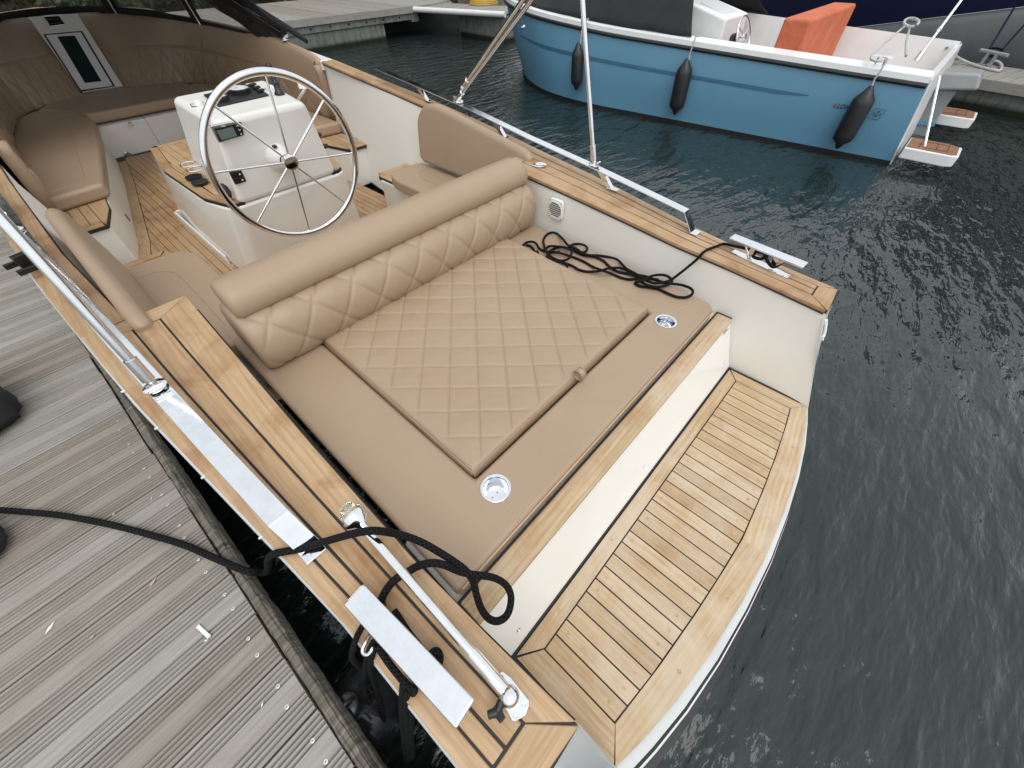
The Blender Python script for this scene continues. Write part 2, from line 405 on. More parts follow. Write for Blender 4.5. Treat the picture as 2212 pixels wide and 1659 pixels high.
# ================================================================== NEAR DOCK
dock = thing('dock', (-1.2, 1.5, 0), 'grey grooved timber dock under the photographer with a rough edge beam', 'dock')
ddir = Vector((-.052, .9986, 0)).normalized(); pdir = Vector((.9994, .034, 0)).normalized()
DZ = .495
def dedge(t): return Vector((-.283, 0, DZ)) + Vector((-.0375, 1, 0))*t     # inner edge of beam / plank ends
prof = [(0,-.022),(0,-.002),(.002,0)]
for gx in (.010,.0215,.033,.0445): prof += [(gx-.0020,0),(gx,-.0048),(gx+.0032,-.0048),(gx+.0052,0)]
prof += [(.060,0),(.088,0)]
for gx in (.0975,.109,.1205,.132): prof += [(gx-.0020,0),(gx,-.0048),(gx+.0032,-.0048),(gx+.0052,0)]
prof += [(.1425,0),(.1445,-.002),(.1445,-.022)]
mb = MB(); scr = mb
for k in range(-8, 62):
    y0 = k*.15+.057; e0 = dedge(y0); L = 3.0; ti = random.random(); jz = random.uniform(-.0012, .0012); jx = random.uniform(-.003, .003)
    o1, o2 = random.uniform(0, 40), random.uniform(0, 40)
    nd_ = Vector((-pdir.y, pdir.x, 0)); V = []
    for xx in (jx-.004, -L):
        for (a, z) in prof: V.append(e0+pdir*xx+nd_*a+Vector((0,0,z+jz)))
    n_ = len(prof); F = [[i, i+1, n_+i+1, n_+i] for i in range(n_-1)]+[list(range(n_))[::-1]]
    U = [[((V[j]-e0).dot(pdir)+o1, (V[j]-e0).dot(nd_)+V[j].z+o2) for j in f] for f in F]
    fm = [2 if (i < n_-1 and prof[i][1] < -.003 and prof[i+1][1] < -.003 and .003 < prof[i][0] < .14) else 0 for i in range(len(F))]
    mb.add(V, F, U, ti); mb.mi[-len(F):] = fm
    for a in (.052, .0915):
        for xx in ((-.042,) if True else ()):
            c = e0+pdir*(xx+random.uniform(-.006,.006))+nd_*(a if a < .06 else .104)+Vector((0,0,jz))
            scr.lathe([(-.001,.0048),(.0004,.0048),(.0007,.0040),(.0007,.0022),(-.0012,.0016),(-.0012,0)], c, (0,0,1), 14, mi=1)
mb.build('decking', ['dockwood','screwhead','groovewood'], dock)
mb = MB()                                                         # dark bearers under the planks
for xx in (-.25,-1.2,-2.4): mb.box(dedge(3.5)+Vector((xx,0,-.10)), (.1, 11, .14), rot=math.atan2(.0375,1))
mb.builds(1, 'bearer', 'beamwood', dock)
mb = MB()                                                         # rough edge beam
def beamf(u, v):
    t = -1.4+u*10.4; e = dedge(t); w_ = .052
    P = [(-.001,-.05),(.003,-.004),(.007,.010),(.022,.014),(.030,.006),(.034,-.012),(.032,-.05)]
    k = v*(len(P)-1); i = min(int(k), len(P)-2); q = k-i; x = P[i][0]+(P[i+1][0]-P[i][0])*q; z = P[i][1]+(P[i+1][1]-P[i][1])*q
    nz = noise.noise(Vector((t*9, v*6, 0)))*.004-abs(noise.noise(Vector((t*2.0, v*34, 3))))*.009+noise.noise(Vector((t*46, v*12, 5)))*.0028
    return Vector((e.x+x+nz, t, DZ+z+nz*.8))
mb.grid(beamf, 900, 36); 
o = mb.build('edge_beam', 'beamwood', dock, smooth=True, angle=180)
me = o.data
mb = MB()
for y in (-.6, 1.6, 3.8, 6.2): mb.lathe([(-1.4,.10),(.5,.10)], dedge(y)+Vector((-.35,0,-.6)), (0,0,1), 20)
mb.builds(1, 'pile', 'beamwood', dock, smooth=True)
# small litter on the dock
mb = MB(); a = W(426, 1352, DZ+.004); c = W(452, 1376, DZ+.004); d = (c-a); sx = Vector((-d.y, d.x, 0)).normalized()*.0042
mb.prism([a-sx, c-sx, c+sx, a+sx], .0012); c2 = W(450, 1380, DZ+.004); mb.prism([c+sx*.9, c2+sx, W(438,1386,DZ+.004), c2-sx*1.3], .001)
tag(mb.build('paper_scrap', 'white'), 'folded strip of white paper lying on the dock planks', 'litter')
lm = MB()
for (px, py, L, s_) in ((107,1356,.03,1),(199,1375,.014,2),(566,1522,.012,1),(330,1257,.03,2),(327,1076,.01,1),(245,1110,.01,1)):
    p = W(px, py, DZ+.003); a_ = random.uniform(.4,.9); e = Vector((math.cos(a_), math.sin(a_), 0))*L/2; f = Vector((-e.y, e.x, 0))*.25
    mb = MB(); mb.prism([p-e, p-f, p+e, p+f], .002, tint=.5)
    tag(mb.build('wood_splinter', 'stitch' if s_ == 2 else 'white'), 'tiny pale splinter or chip lying loose on the dock planks', 'debris', 'pale chips on the dock')

# ================================================================== MAIN BOAT
boat = thing('motor_boat', (XC, 4, 0), 'cream open motor boat with teak decks and tan leather seats tied to the dock', 'boat')
ys = [-.1,0,.2,.42,.7,1.0,1.4,1.8,2.3,2.9,3.5,4,4.7,5.3,5.8,6.3,6.8,7.2,7.6,8.0,8.35,8.7,9.0,9.2]
mb = MB()
def ring(y, s):
    bl = max(0, 1-(y+.1)/.9); R = []; top = zg(y)-.036
    for (dx, z) in ((-.012, top), (-.02, top-.05), (-.03, max(.36, top*.55)), (-.07, .16), (-.12, .05), (-.16, -.02), (-.35, -.3)):
        k = max(ho(y)+dx-(.10*max(0, (y-6.5)/2.7)*(top-z)*3), .0)
        yy = y-bl*(top-z)*.14 - (0 if y < 6.5 else (y-6.5)/2.7*(top-z)*.5)
        R.append(Vector((XC+s*k, yy, z)))
    return R
for s in (-1, 1):
    R = [ring(y, s) for y in ys]; n_ = 7; V = [p for r_ in R for p in r_]
    F = [[i*n_+j, i*n_+j+1, (i+1)*n_+j+1, (i+1)*n_+j] for i in range(len(ys)-1) for j in range(n_-1)]
    mb.add(V, F)
a = ring(-.1, -1); c = ring(-.1, 1)
mb.build('hull', 'hullgrey', boat, smooth=True, angle=50)
qm = MB()                                                          # aft quarters, between the cap and the swim platform
for s in (-1, 1):
    rr = ring(-.1, s)[:5]; ins = [Vector((XC+s*(.873-.030*min(1, (.60-p.z)/.45)), p.y-(rr[0].z-p.z)*.27, p.z)) for p in rr]
    V = rr+ins; F = [[i, i+1, i+6, i+5] for i in range(4)]; qm.add(V, F)
qm.builds('side', 'stern_quarter', 'hullgrey', boat, smooth=True)
# stern below the platform
PLO = [(-.84,-.270),(-.74,-.296),(-.60,-.325),(-.42,-.350),(-.22,-.366),(0,-.373),(.22,-.366),(.42,-.350),(.60,-.325),(.74,-.296),(.84,-.270)]
def pside(off, zt, zb, name, mat, x0=1.09):
    q = MB(); P = [(XC-x0, -.215-off*.3)]+[(XC+a_, y_-off*(.72-.42*a_/.84)) for a_, y_ in PLO]+[(XC+x0*.965, -.215-off*.1)]
    V = [Vector((x, y, zt)) for x, y in P]+[Vector((x, y, zb)) for x, y in P]; n_ = len(P)
    inn = [Vector((x, y+.05, zt)) for x, y in P]; inb = [Vector((x, y+.05, zb)) for x, y in P]
    V += inn+inb
    F = []
    for i in range(n_-1): F += [[i, i+1, n_+i+1, n_+i], [2*n_+i, 2*n_+i+1, i+1, i], [n_+i, n_+i+1, 3*n_+i+1, 3*n_+i]]
    q.add(V, F); return q.build(name, mat, boat, smooth=True, angle=40)
pside(.026, .163, -.25, 'transom', 'hullgrey', .93)
pside(.035, .156, .145, 'rub_stripe', 'caulk', .95)
pside(.042, .144, .136, 'rub_stripe', 'white', .96)
pside(.062, .132, .02, 'rub_stripe', 'rubber', .97)
# swim platform
mb = MB(); mb.prism([(XC-.848,.112,.168),(XC-.848,-.262,.168)]+[(XC+a_, y_, .168) for a_, y_ in PLO]+[(XC+.832,.112,.168)], .05, gd=(1,0,0)); pl = mb.build('platform_base', 'caulk', boat)
mb = MB(); z = .172; g = .0052
xi0, xi1, yf, ya, yi = .184, 1.722, .105, -.27, .046
SEAM = [(.184,-.216),(.35,-.240),(.577,-.262),(.754,-.275),(.953,-.284),(1.15,-.275),(1.33,-.262),(1.55,-.240),(1.722,-.216)]
def seam(x): return interp(SEAM, x)
mb.prism([(.112,yf-.004,z),(1.780-.004,yf-.004,z),(xi1-g/2,yi+g/2,z),(xi0+g/2,yi+g/2,z)], .012, gd=(1,0,0), tint=.6)
mb.prism([(.108,yf-.010,z),(xi0-g/2,yi+g*.2,z),(xi0-g/2,seam(xi0)-g*.5,z),(.108,-.262,z)], .012, gd=(0,1,0), tint=.3)
mb.prism([(1.780-.001,yf-.010,z),(xi1+g/2,yi+g*.2,z),(xi1+g/2,seam(xi1)-g*.5,z),(1.7835,-.262,z)], .012, gd=(0,1,0), tint=.7)
po = [(XC+a_, y_) for a_, y_ in PLO]; po[0] = (.106,-.268); po[-1] = (1.788,-.268)
for (i0, i1, tt) in ((0,5,.45),(5,10,.75)):
    P = [(x, y, z) for x, y in po[i0:i1+1]]; xs = [p[0] for p in P]; q = []
    for x in ([xi1] if i1 == 10 else [XC])+[x for x in (1.6,1.4,1.2,.8,.6,.4) if (XC < x if i1 == 10 else x < XC)]+([XC] if i1 == 10 else [xi0]): q.append((x, seam(x)-g/2, z))
    mb.prism(P+q, .012, gd=(1, -.12 if i1 == 5 else .12, 0), tint=tt)
NS = 27; st = (xi1-xi0)/NS
plug = mb
for k in range(NS):
    a_ = xi0+k*st+g/2; c_ = xi0+(k+1)*st-g/2
    mb.prism([(a_,yi-g/2,z),(c_,yi-g/2,z),(c_,seam(c_)+g/2,z),(a_,seam(a_)+g/2,z)], .012, gd=(.02*random.uniform(-1,1),1,0))
    for yy in (.018, seam(a_)+.032+random.uniform(-.006,.006)):
        plug.lathe([(-.001,.0062),(.0003,.0062),(.0003,0)], (a_+.026, yy, z), (0,0,1), 16, mi=1)
for x in (.3,.62,.95,1.28,1.6): plug.lathe([(-.001,.0068),(.0004,.0068),(.0004,0)], (x,.078,z), (0,0,1), 16, mi=1)
for x in (.42,.72,1.1,1.5): plug.lathe([(-.001,.0068),(.0004,.0068),(.0004,0)], (x,seam(x)-.05,z), (0,0,1), 16, mi=1)
o = mb.build('swim_platform', ['teak_pale','plug'], boat); tag(o, 'pale slatted teak swim platform', None)
# riser, teak strip, bulwark walls, moulded cockpit
mb = MB()
mb.hexa([(.07,.215,.402),(1.84,.215,.402),(1.84,.55,.402),(.07,.55,.402)], [(.09,.108,.165),(1.80,.108,.165),(1.84,.55,.10),(.07,.55,.10)])
mb.build('aft_riser', 'gloss', boat, bevel=.012, seg=3)
mb = MB(); mb.tube([(.10,.110,.168),(1.79,.110,.168)], .006, 8); mb.tube([(.104,.108,.170),(.104,-.262,.170)], .0045, 8); mb.tube([(1.786,.108,.170),(1.793,-.262,.170)], .0055, 8)
mb.build('caulk_bead', 'caulk', boat)
mb = MB()
for q in ((1566.7,783.6),(1391,1007.6),(1121.5,1361.8)):
    c = W(*q, .235); c.y = .108+(.215-.108)*(c.z-.165)/.237; mb.lathe([(0,.0075),(.004,.0075),(.005,.005),(.003,.0035),(.003,0)], c, (0,-.92,.38), 16)
mb.builds(1, 'drain_fitting', 'satin', boat, smooth=True)
mb = MB(); mb.prism([(.075,.207,.428),(1.812,.207,.428),(1.812,.284,.428),(.075,.284,.428)], .026, gd=(1,.02,0), tint=.45); mb.build('teak_strip', 'teak_pale', boat, bevel=.005, seg=2)
mb = MB(); mb.prism([(.07,.214,.424),(1.826,.214,.424),(1.826,.292,.424),(.07,.292,.424)], .018, gd=(1,.02,0)); mb.build('bedding_and_gap_shade', 'caulk', boat)  # black bedding, drawn forward to colour in the small shadow gap
mb = MB(); c = WY((1900+1495*.633)/1.8228,(900+640*.633)/1.8228,.195); mb.box((1.762,.2025,.385), (.045,.003,.016)); mb.build('maker_plate', 'satin', boat)
wl = MB()
for s in (-1, 1):
    Y = [-.1,.1,.3,.6,.9,1.2,1.5,1.82]
    V = []
    for y in Y:
        t = max(0, min(1, (y+.1)/.25))
        V += [Vector((XC+s*(hi(y)+.004), y, zg(y)-.017)), Vector((XC+s*(.875+.015*t), y-.07*(1-t), .42)), Vector((XC+s*((.832 if s > 0 else .850)+.02*t), y-.18*(1-t), .165)), Vector((XC+s*.86, y-.18*(1-t), .05))]
    F = [[i*4+j, i*4+j+1, i*4+j+5, i*4+j+4] for i in range(len(Y)-1) for j in range(3)]; wl.add(V, F)
    Y = [1.80,2.2,2.6,3,3.5,4,4.5]; V = []
    for y in Y:
        h_ = hf(y) if y < 4.7 else ho(y)-.10
        fl_ = max(0, min(1, (y-3.6)/.6)); V += [Vector((XC+s*(h_+.004+.03*fl_), y, zg(y)-.017)), Vector((XC+s*(h_-.05+.11*fl_), y, .5)), Vector((XC+s*(h_-.13+.12*fl_), y, .08))]
    F = [[i*3+j, i*3+j+1, i*3+j+4, i*3+j+3] for i in range(len(Y)-1) for j in range(2)]; wl.add(V, F)
    wl.hexa([(XC+s*(hi(1.8)+.003),1.80,zg(1.8)-.03),(XC+s*1.12,1.80,zg(1.8)-.03),(XC+s*1.12,1.82,zg(1.8)-.03),(XC+s*(hi(1.8)+.003),1.82,zg(1.8)-.03)], [(XC+s*.86,1.80,.08),(XC+s*1.12,1.80,.08),(XC+s*1.12,1.82,.08),(XC+s*.86,1.82,.08)])
wl.builds('side', 'bulwark', 'cream', boat, smooth=True, angle=30)
# gunwale caps
cap = MB(); bed = MB()
for s in (-1, 1):
    Y = [-.1+.0001,.15,.4,.7,1.0,1.3,1.6,1.80]
    A = [Vector((XC+s*hi(y), y, zg(y))) for y in Y]; B = [Vector((XC+s*ho(y), y, zg(y))) for y in Y]
    # bedding under the boards
    q = A+B[::-1]
    V = []
    for a_, b_ in zip(A, B): V += [a_+Vector((s*.006,0,-.003)), b_+Vector((-s*.006,0,-.003)), b_+Vector((-s*.006,0,-.019)), a_+Vector((s*.006,0,-.019))]
    F = []
    for i in range(len(A)-1): F += [[i*4+j, i*4+(j+1)%4, i*4+4+(j+1)%4, i*4+4+j] for j in range(4)]
    F += [[0,1,2,3],[len(V)-4,len(V)-3,len(V)-2,len(V)-1]]
    bed.add(V, F)
    # inner margin, two laid planks, outer margin; mitred ends
    def cut(P, y0, y1):
        out = [];  
        for p_ in P: out.append(p_)
        return out
    def line(fr, y0, y1):
        yy = [y0]+[y for y in Y if y0+.02 < y < y1-.02]+[y1]
        return [Vector((XC+s*(hi(y)*(1-fr)+ho(y)*fr), y, zg(y))) for y in yy]
    FR = [0, .345, .605, .79, 1.0]
    y0, y1 = -.1, 1.80
    f_e = .085                                                   # width of end boards
    def band(fa, fb, ya0, ya1, yb0, yb1, gap=.0062, tt=None):
        n_ = 9; L = []; R = []
        for i in range(n_):
            t = i/(n_-1); ya_ = lerp(ya0, ya1, t); yb_ = lerp(yb0, yb1, t)
            pa = Vector((XC+s*(hi(ya_)*(1-fa)+ho(ya_)*fa), ya_, zg(ya_))); pb = Vector((XC+s*(hi(yb_)*(1-fb)+ho(yb_)*fb), yb_, zg(yb_)))
            d = (pb-pa).normalized(); L.append(pa+d*gap/2); R.append(pb-d*gap/2)
        V = L+R+[p-Vector((0,0,.018)) for p in L+R]; o1, o2 = random.uniform(0,50), random.uniform(0,50); F = []
        for k in range(n_-1): F += [[k,k+1,n_+k+1,n_+k],[2*n_+k,2*n_+k+1,k+1,k],[n_+k,n_+k+1,3*n_+k+1,3*n_+k]]
        F += [[0,n_,3*n_,2*n_],[n_-1,2*n_-1,4*n_-1,3*n_-1]]
        gd = (L[-1]-L[0]).normalized(); pd = Vector((-gd.y, gd.x, 0))
        cap.add(V, F, [[(V[j].dot(gd)+o1, V[j].dot(pd)+V[j].z*.5+o2) for j in f] for f in F], random.uniform(.3,1) if tt is None else tt)
    e = f_e
    band(FR[0], FR[1], y0+.006, y1-.002, y0+e, y1-e*.9)
    band(FR[1], FR[2], y0+e+.003, y1-e*.9-.003, y0+e+.003, y1-e*.8-.003)
    band(FR[2], FR[3], y0+e+.003, y1-e*.8-.003, y0+e+.003, y1-e*.7-.003)
    band(FR[3], FR[4], y0+e, y1+.006, y0+.02, y1+.006)
    def P_(f_, y): return Vector((XC+s*(hi(y)*(1-f_)+ho(y)*f_), y, zg(y)))
    ea = MB
    cap.prism([P_(.012, y0), P_(.985, y0+.012), P_(FR[3]+.005, y0+e-.003), P_(FR[1]-.004, y0+e-.003)], .018, gd=(1,0,0), tint=.35)
    cap.prism([P_(0, y1+.0), P_(FR[3]-.01, y1+.0), P_(FR[3]-.012, y1-e*.75), P_(FR[1]+.0, y1-e*.9+.003)], .018, gd=(1,0,0), tint=.8)
    # narrow forward cap: two boards
    Yf = [1.806,2.1,2.4,2.7,3.0,3.3,3.6,3.9,4.25]
    A = [Vector((XC+s*hf(y), y, zg(y))) for y in Yf]; B = [Vector((XC+s*ho(y), y, zg(y))) for y in Yf]
    boards(cap, A, B, [0,.52,1], .018)
    V = []
    for a_, b_ in zip(A, B): V += [a_+Vector((s*.004,0,-.003)), b_+Vector((-s*.004,0,-.003)), b_+Vector((-s*.004,0,-.02)), a_+Vector((s*.004,0,-.02))]
    F = []
    for i in range(len(A)-1): F += [[i*4+j, i*4+(j+1)%4, i*4+4+(j+1)%4, i*4+4+j] for j in range(4)]
    bed.add(V, F)
o = cap.builds('side', 'gunwale_cap', 'teak', boat, bevel=.003, seg=2)
bed.builds('side', 'gunwale_caulk', 'caulk', boat)
rb = MB()
for s in (-1, 1): rb.tube([Vector((XC+s*(ho(y)-.006), y, zg(y)-.034)) for y in [ -.09+.1*i for i in range(44)]], .012, 8)
rb.builds('side', 'rubbing_strake', 'hullgrey', boat, smooth=True)
dk = MB()                                                        # dark seam bead under the inner edge of the caps
for s in (-1, 1):
    dk.tube([Vector((XC+s*(hi(y)+.002), y, zg(y)-.019)) for y in [-.09+.1*i for i in range(19)]], .0048, 6)
    dk.tube([Vector((XC+s*(hf(y)+.002), y, zg(y)-.019)) for y in [1.82+.1*i for i in range(25)]], .0048, 6)
dk.builds('side', 'seam_bead', 'caulk', boat)
# white coaming along the bow cockpit
def cc(y, k): return XC+k
cm = MB()
CO = [(4.25,1.28,1.155),(4.7,1.28,1.215),(5.3,1.27,1.225),(6.0,1.24,1.21),(6.6,1.18,1.15),(7.1,1.12,1.09),(7.6,.98,.95),(8.0,.80,.76),(8.3,.55,.50),(8.45,.0,.0)]
V = []; n_ = 0
seq = [(XC-a_, y_, XC-b_) for y_, a_, b_ in CO]+[(XC+a_, y_, XC+b_) for y_, a_, b_ in CO[-2::-1]]
for xo, y_, xi_ in seq:
    yi_ = y_-(.10 if y_ > 7.5 else (.04 if y_ > 6.5 else 0))
    yo_ = y_+(.05 if y_ > 7.5 else 0)
    V += [Vector((xi_, yi_, zg(y_)+.004)), Vector((xo, yo_, zg(y_)+.0)), Vector((xo, yo_, zg(y_)-.05)), Vector((xi_, yi_, zg(y_)-.07))]
F = []
for i in range(len(seq)-1): F += [[i*4+j, i*4+(j+1)%4, i*4+4+(j+1)%4, i*4+4+j] for j in range(4)]
F += [[0,1,2,3],[len(V)-4,len(V)-3,len(V)-2,len(V)-1]]
cm.add(V, F); cm.build('bow_coaming', 'white', boat, bevel=.01, seg=2)
# foredeck with caulked teak
fd = MB(); P = []
for y_ in (7.4,7.8,8.2,8.6,9.0,9.18): P.append((XC-ho(y_)+.02, y_, zg(y_)+.002))
P2 = [(2*XC-x, y, z) for x, y, z in P[::-1]]
def fy(x):
    d = abs(x-XC); return interp([(0,8.5),(.4,8.34),(.56,8.05),(.74,7.65),(.9,7.2)], d)+.06
for k in range(-18, 18):
    a_ = XC+k*.05+.002; c_ = XC+(k+1)*.05-.002
    def yb(x):
        d = abs(x-XC)+.03
        lo, hi_ = 7., 9.2
        for _ in range(20):
            mm = (lo+hi_)/2
            if ho(mm) > d: lo = mm
            else: hi_ = mm
        return lo
    if yb(a_) > fy(a_)+.02 and yb(c_) > fy(c_)+.02:
        fd.prism([(a_,fy(a_),1.12),(c_,fy(c_),1.12),(c_,yb(c_),1.135),(a_,yb(a_),1.135)], .01, gd=(0,1,0))
fdo = fd.build('foredeck', 'teak_pale', boat)
fb = MB(); fb.prism([(XC+x, y, 1.115) for x, y in ((-.95,7.25),(-.72,7.95),(-.45,8.6),(0,9.15),(.45,8.6),(.72,7.95),(.95,7.25),(.5,8.3),(0,8.5),(-.5,8.3))], .02); fb.build('foredeck_caulk', 'caulk', boat)
# cockpit sole
FZ = .10
sb = MB(); sb.prism([(.0,1.7,FZ-.004),(1.9,1.7,FZ-.004),(1.9,4.2,FZ-.004),(1.45,6.7,FZ-.004),(.45,6.7,FZ-.004),(.0,4.2,FZ-.004)], .03); sb.build('sole_base', 'caulk', boat)
fl = MB(); hl = MB()
w0 = .052
k0 = 0
import itertools
CLX = [(1.7,.0),(3.8,.006),(4.1,.083),(4.35,.128),(5.56,.353),(6.26,.463),(6.3,.47)]
def clipx(y): return (interp(CLX, y), 2*XC-interp(CLX, y))
# planks run fore and aft
x = -.2
while x < 2.1:
    a_ = x+.002; c_ = x+w0-.002
    yst = [1.75+.02*i for i in range(231)]; 
    run = []
    for y_ in yst:
        L_, R_ = clipx(y_)
        L_ += .0845; R_ -= .0845
        if c_ > L_+.002 and a_ < R_-.002: run.append((y_, max(a_, L_), min(c_, R_)))
        else:
            if len(run) > 1: fl.prism([(q[1], q[0], FZ) for q in run]+[(q[2], q[0], FZ) for q in run[::-1]], .01, gd=(0,1,0))
            run = []
    if len(run) > 1: fl.prism([(q[1], q[0], FZ) for q in run]+[(q[2], q[0], FZ) for q in run[::-1]], .01, gd=(0,1,0))
    x += w0
for s in (0, 1):
    yst = [1.75,3.0,3.8,4.1,4.35,5.0,5.56,6.26]
    A = [Vector((clipx(y)[s], y, FZ)) for y in yst]; B = [Vector((clipx(y)[s]+(.081 if s == 0 else -.081), y, FZ)) for y in yst]
    boards(fl, A, B, [0,1], .01, gap=.004)
fl.build('cockpit_sole', 'teak', boat)
# benches and sofa base
bn = MB()
for s in (-1, 1):
    def X(d): return XC+s*d
    bn.prism([(X(.755),1.9,.385),(X(1.14),1.9,.385),(X(1.14),3.10,.385),(X(.80),3.10,.385),(X(.755),3.02,.385)], .33)
    bn.prism([(X(.945),3.80,.385),(X(1.17),3.80,.385),(X(1.2),5.2,.385),(X(1.1),6.6,.385),(X(.9),7.3,.385),(X(0),8.2,.385),(X(0),6.44,.385),(X(.47),6.44,.385),(X(.49),6.26,.385),(X(.60),5.56,.385),(X(.825),4.35,.385),(X(.87),4.10,.385)], .33)
bn.builds(1, 'bench_moulding', 'cream', boat, bevel=.015, seg=3)
tl = MB(); tb = MB()
for s in (-1, 1):
    def X(d): return XC+s*d
    tb.prism([(X(.765),2.7,.394),(X(1.13),2.7,.394),(X(1.13),3.125,.394),(X(.83),3.13,.394),(X(.765),3.06,.394)], .02)
    tl.prism([(X(.772),2.7,.4),(X(.835),2.7,.4),(X(.835),3.05,.4),(X(.80),3.09,.4),(X(.774),3.05,.4)], .014, gd=(0,1,0))
    tl.prism([(X(.802),3.118,.4),(X(.838),3.054,.4),(X(1.12),3.054,.4),(X(1.12),3.118,.4)], .014, gd=(1,0,0))
    for k in range(5): tl.prism([(X(.838+k*.057),2.7,.4),(X(.892+k*.057),2.7,.4),(X(.892+k*.057),3.05,.4),(X(.838+k*.057),3.05,.4)], .014, gd=(0,1,0))
    tb.prism([(X(.957),3.785,.394),(X(1.165),3.785,.394),(X(1.18),4.5,.394),(X(.822),4.5,.394),(X(.867),4.09,.394),(X(.945),3.795,.394)], .02)
    tl.prism([(X(.962),3.79,.4),(X(1.155),3.79,.4),(X(1.155),3.85,.4),(X(.965),3.85,.4)], .014, gd=(1,0,0))
    tl.prism([(X(.950),3.80,.4),(X(.962),3.853,.4),(X(.962),4.45,.4),(X(.83),4.45,.4),(X(.872),4.08,.4)], .014, gd=(0,1,0))
    for k in range(3): tl.prism([(X(.966+k*.062),3.853,.4),(X(1.024+k*.062),3.853,.4),(X(1.024+k*.062),4.45,.4),(X(.966+k*.062),4.45,.4)], .014, gd=(0,1,0))
o = tl.builds(lambda c: (c.x > XC, c.y > 3.4), 'bench_teak', 'teak', boat); tb.builds(1, 'bench_caulk', 'caulk', boat)
mb = MB()
for (x, y, z, ax) in ((.46,5.0,.22,(1,.35,0)),(.46,4.75,.20,(1,.35,0))):
    pass
p = WY(278, 335, 6.42); mb.lathe([(0,.035),(-.006,.035),(-.008,.026),(-.003,.022),(-.003,0)], Vector((p.x, 6.435, p.z)), (0,1,0), 20)
for px, py in ((275,470),(279,495)): 
    p = WX(px, py, .112); vm = MB(); vm.lathe([(0,.022),(.003,.020),(.003,0)], p, (1,-.15,0), 16); vm.build('step_hole', 'caulk', boat)
p = WY(289, 255, 6.42); mb.lathe([(0,.02),(-.01,.018),(-.012,0)], Vector((.80, 6.40, .37)), (0,1,0), 14)
mb.builds(1, 'vent_fitting', 'satin', boat, smooth=True)
# ---------------------------------------------------------------- console
con = MB()
T_ = [(.56,4.35),(1.346,4.35),(1.425,3.76),(1.407,3.08),(1.354,2.875),(1.29,2.83),(.616,2.83),(.552,2.875),(.499,3.08),(.481,3.76)]
Bm = [(.475,4.33),(1.431,4.33),(1.445,3.76),(1.44,3.2),(1.42,2.97),(1.37,2.93),(.536,2.93),(.486,2.97),(.466,3.2),(.461,3.76)]
n_ = 10; V = [Vector((x,y,.60)) for x,y in T_]+[Vector((x,y,FZ)) for x,y in Bm]
con.add(V, [list(range(n_)), list(range(2*n_-1, n_-1, -1))]+[[i,(i+1)%n_,(i+1)%n_+n_,i+n_] for i in range(n_)])
console = con.build('console', 'gloss', boat, bevel=.02, seg=3)
mb = MB(); V = [Vector((.62,2.832,.60)), Vector((1.286,2.832,.60)), Vector((1.27,3.62,.60)), Vector((.636,3.62,.60)), Vector((.692,2.79,1.035)), Vector((1.214,2.79,1.035)), Vector((1.236,3.32,1.075)), Vector((.670,3.32,1.075))]
mb.add(V, [[3,2,1,0],[4,5,6,7],[0,1,5,4],[1,2,6,5],[2,3,7,6],[3,0,4,7]]); mb.build('console_top', 'gloss', console, bevel=.035, seg=4)
mb = MB(); mb.box((.455,3.8,.13), (.02,1.06,.07)); mb.box((1.451,3.8,.13), (.02,1.06,.07)); mb.box((.953,4.34,.13), (.98,.02,.07)); mb.build('console_flange', 'white', console, bevel=.008)
tt = MB(); tc = MB(); z = .622
for s in (-1, 1):
    def X(d): return XC+s*d
    OUTL = [(.345,2.845),(.39,2.875),(.452,3.08),(.472,3.76),(.394,4.345)]
    tc.prism([(X(.30),2.84,z-.006)]+[(X(a_),b_,z-.006) for a_, b_ in OUTL]+[(X(.05),4.345,z-.006),(X(.05),3.5,z-.006),(X(.30),3.5,z-.006)], .02)
    # outer margin
    A = [Vector((X(a_-.0), b_, z)) for a_, b_ in OUTL]; B = [Vector((X(a_-w_), b_, z)) for (a_, b_), w_ in zip(OUTL, (.02,.055,.06,.06,.055))]
    boards(tt, B, A, [0,1], .014, gap=.003)
    for k in range(8):
        c1 = .335-k*.052+.104; c0 = c1-.049
        pts = []
        yst = [2.86+.02*i for i in range(72) if 2.86+.02*i < 4.286]
        run = [(max(c0, -.01), y, min(c1, interp([(2.845,.322),(2.875,.332),(3.08,.389),(3.76,.409),(4.345,.336)], y))) for y in yst]
        run = [q for q in run if q[2]-q[0] > .004]
        if len(run) > 1: tt.prism([(X(q[0]), q[1], z) for q in run]+[(X(q[2]), q[1], z) for q in run[::-1]], .014, gd=(0,1,0))
tt.prism([(XC-.335,4.288,z),(XC+.335,4.288,z),(XC+.392,4.343,z),(XC-.392,4.343,z)], .014, gd=(1,0,0))
tc.build('table_caulk', 'caulk', console); tt.build('teak_table', 'teak', console)
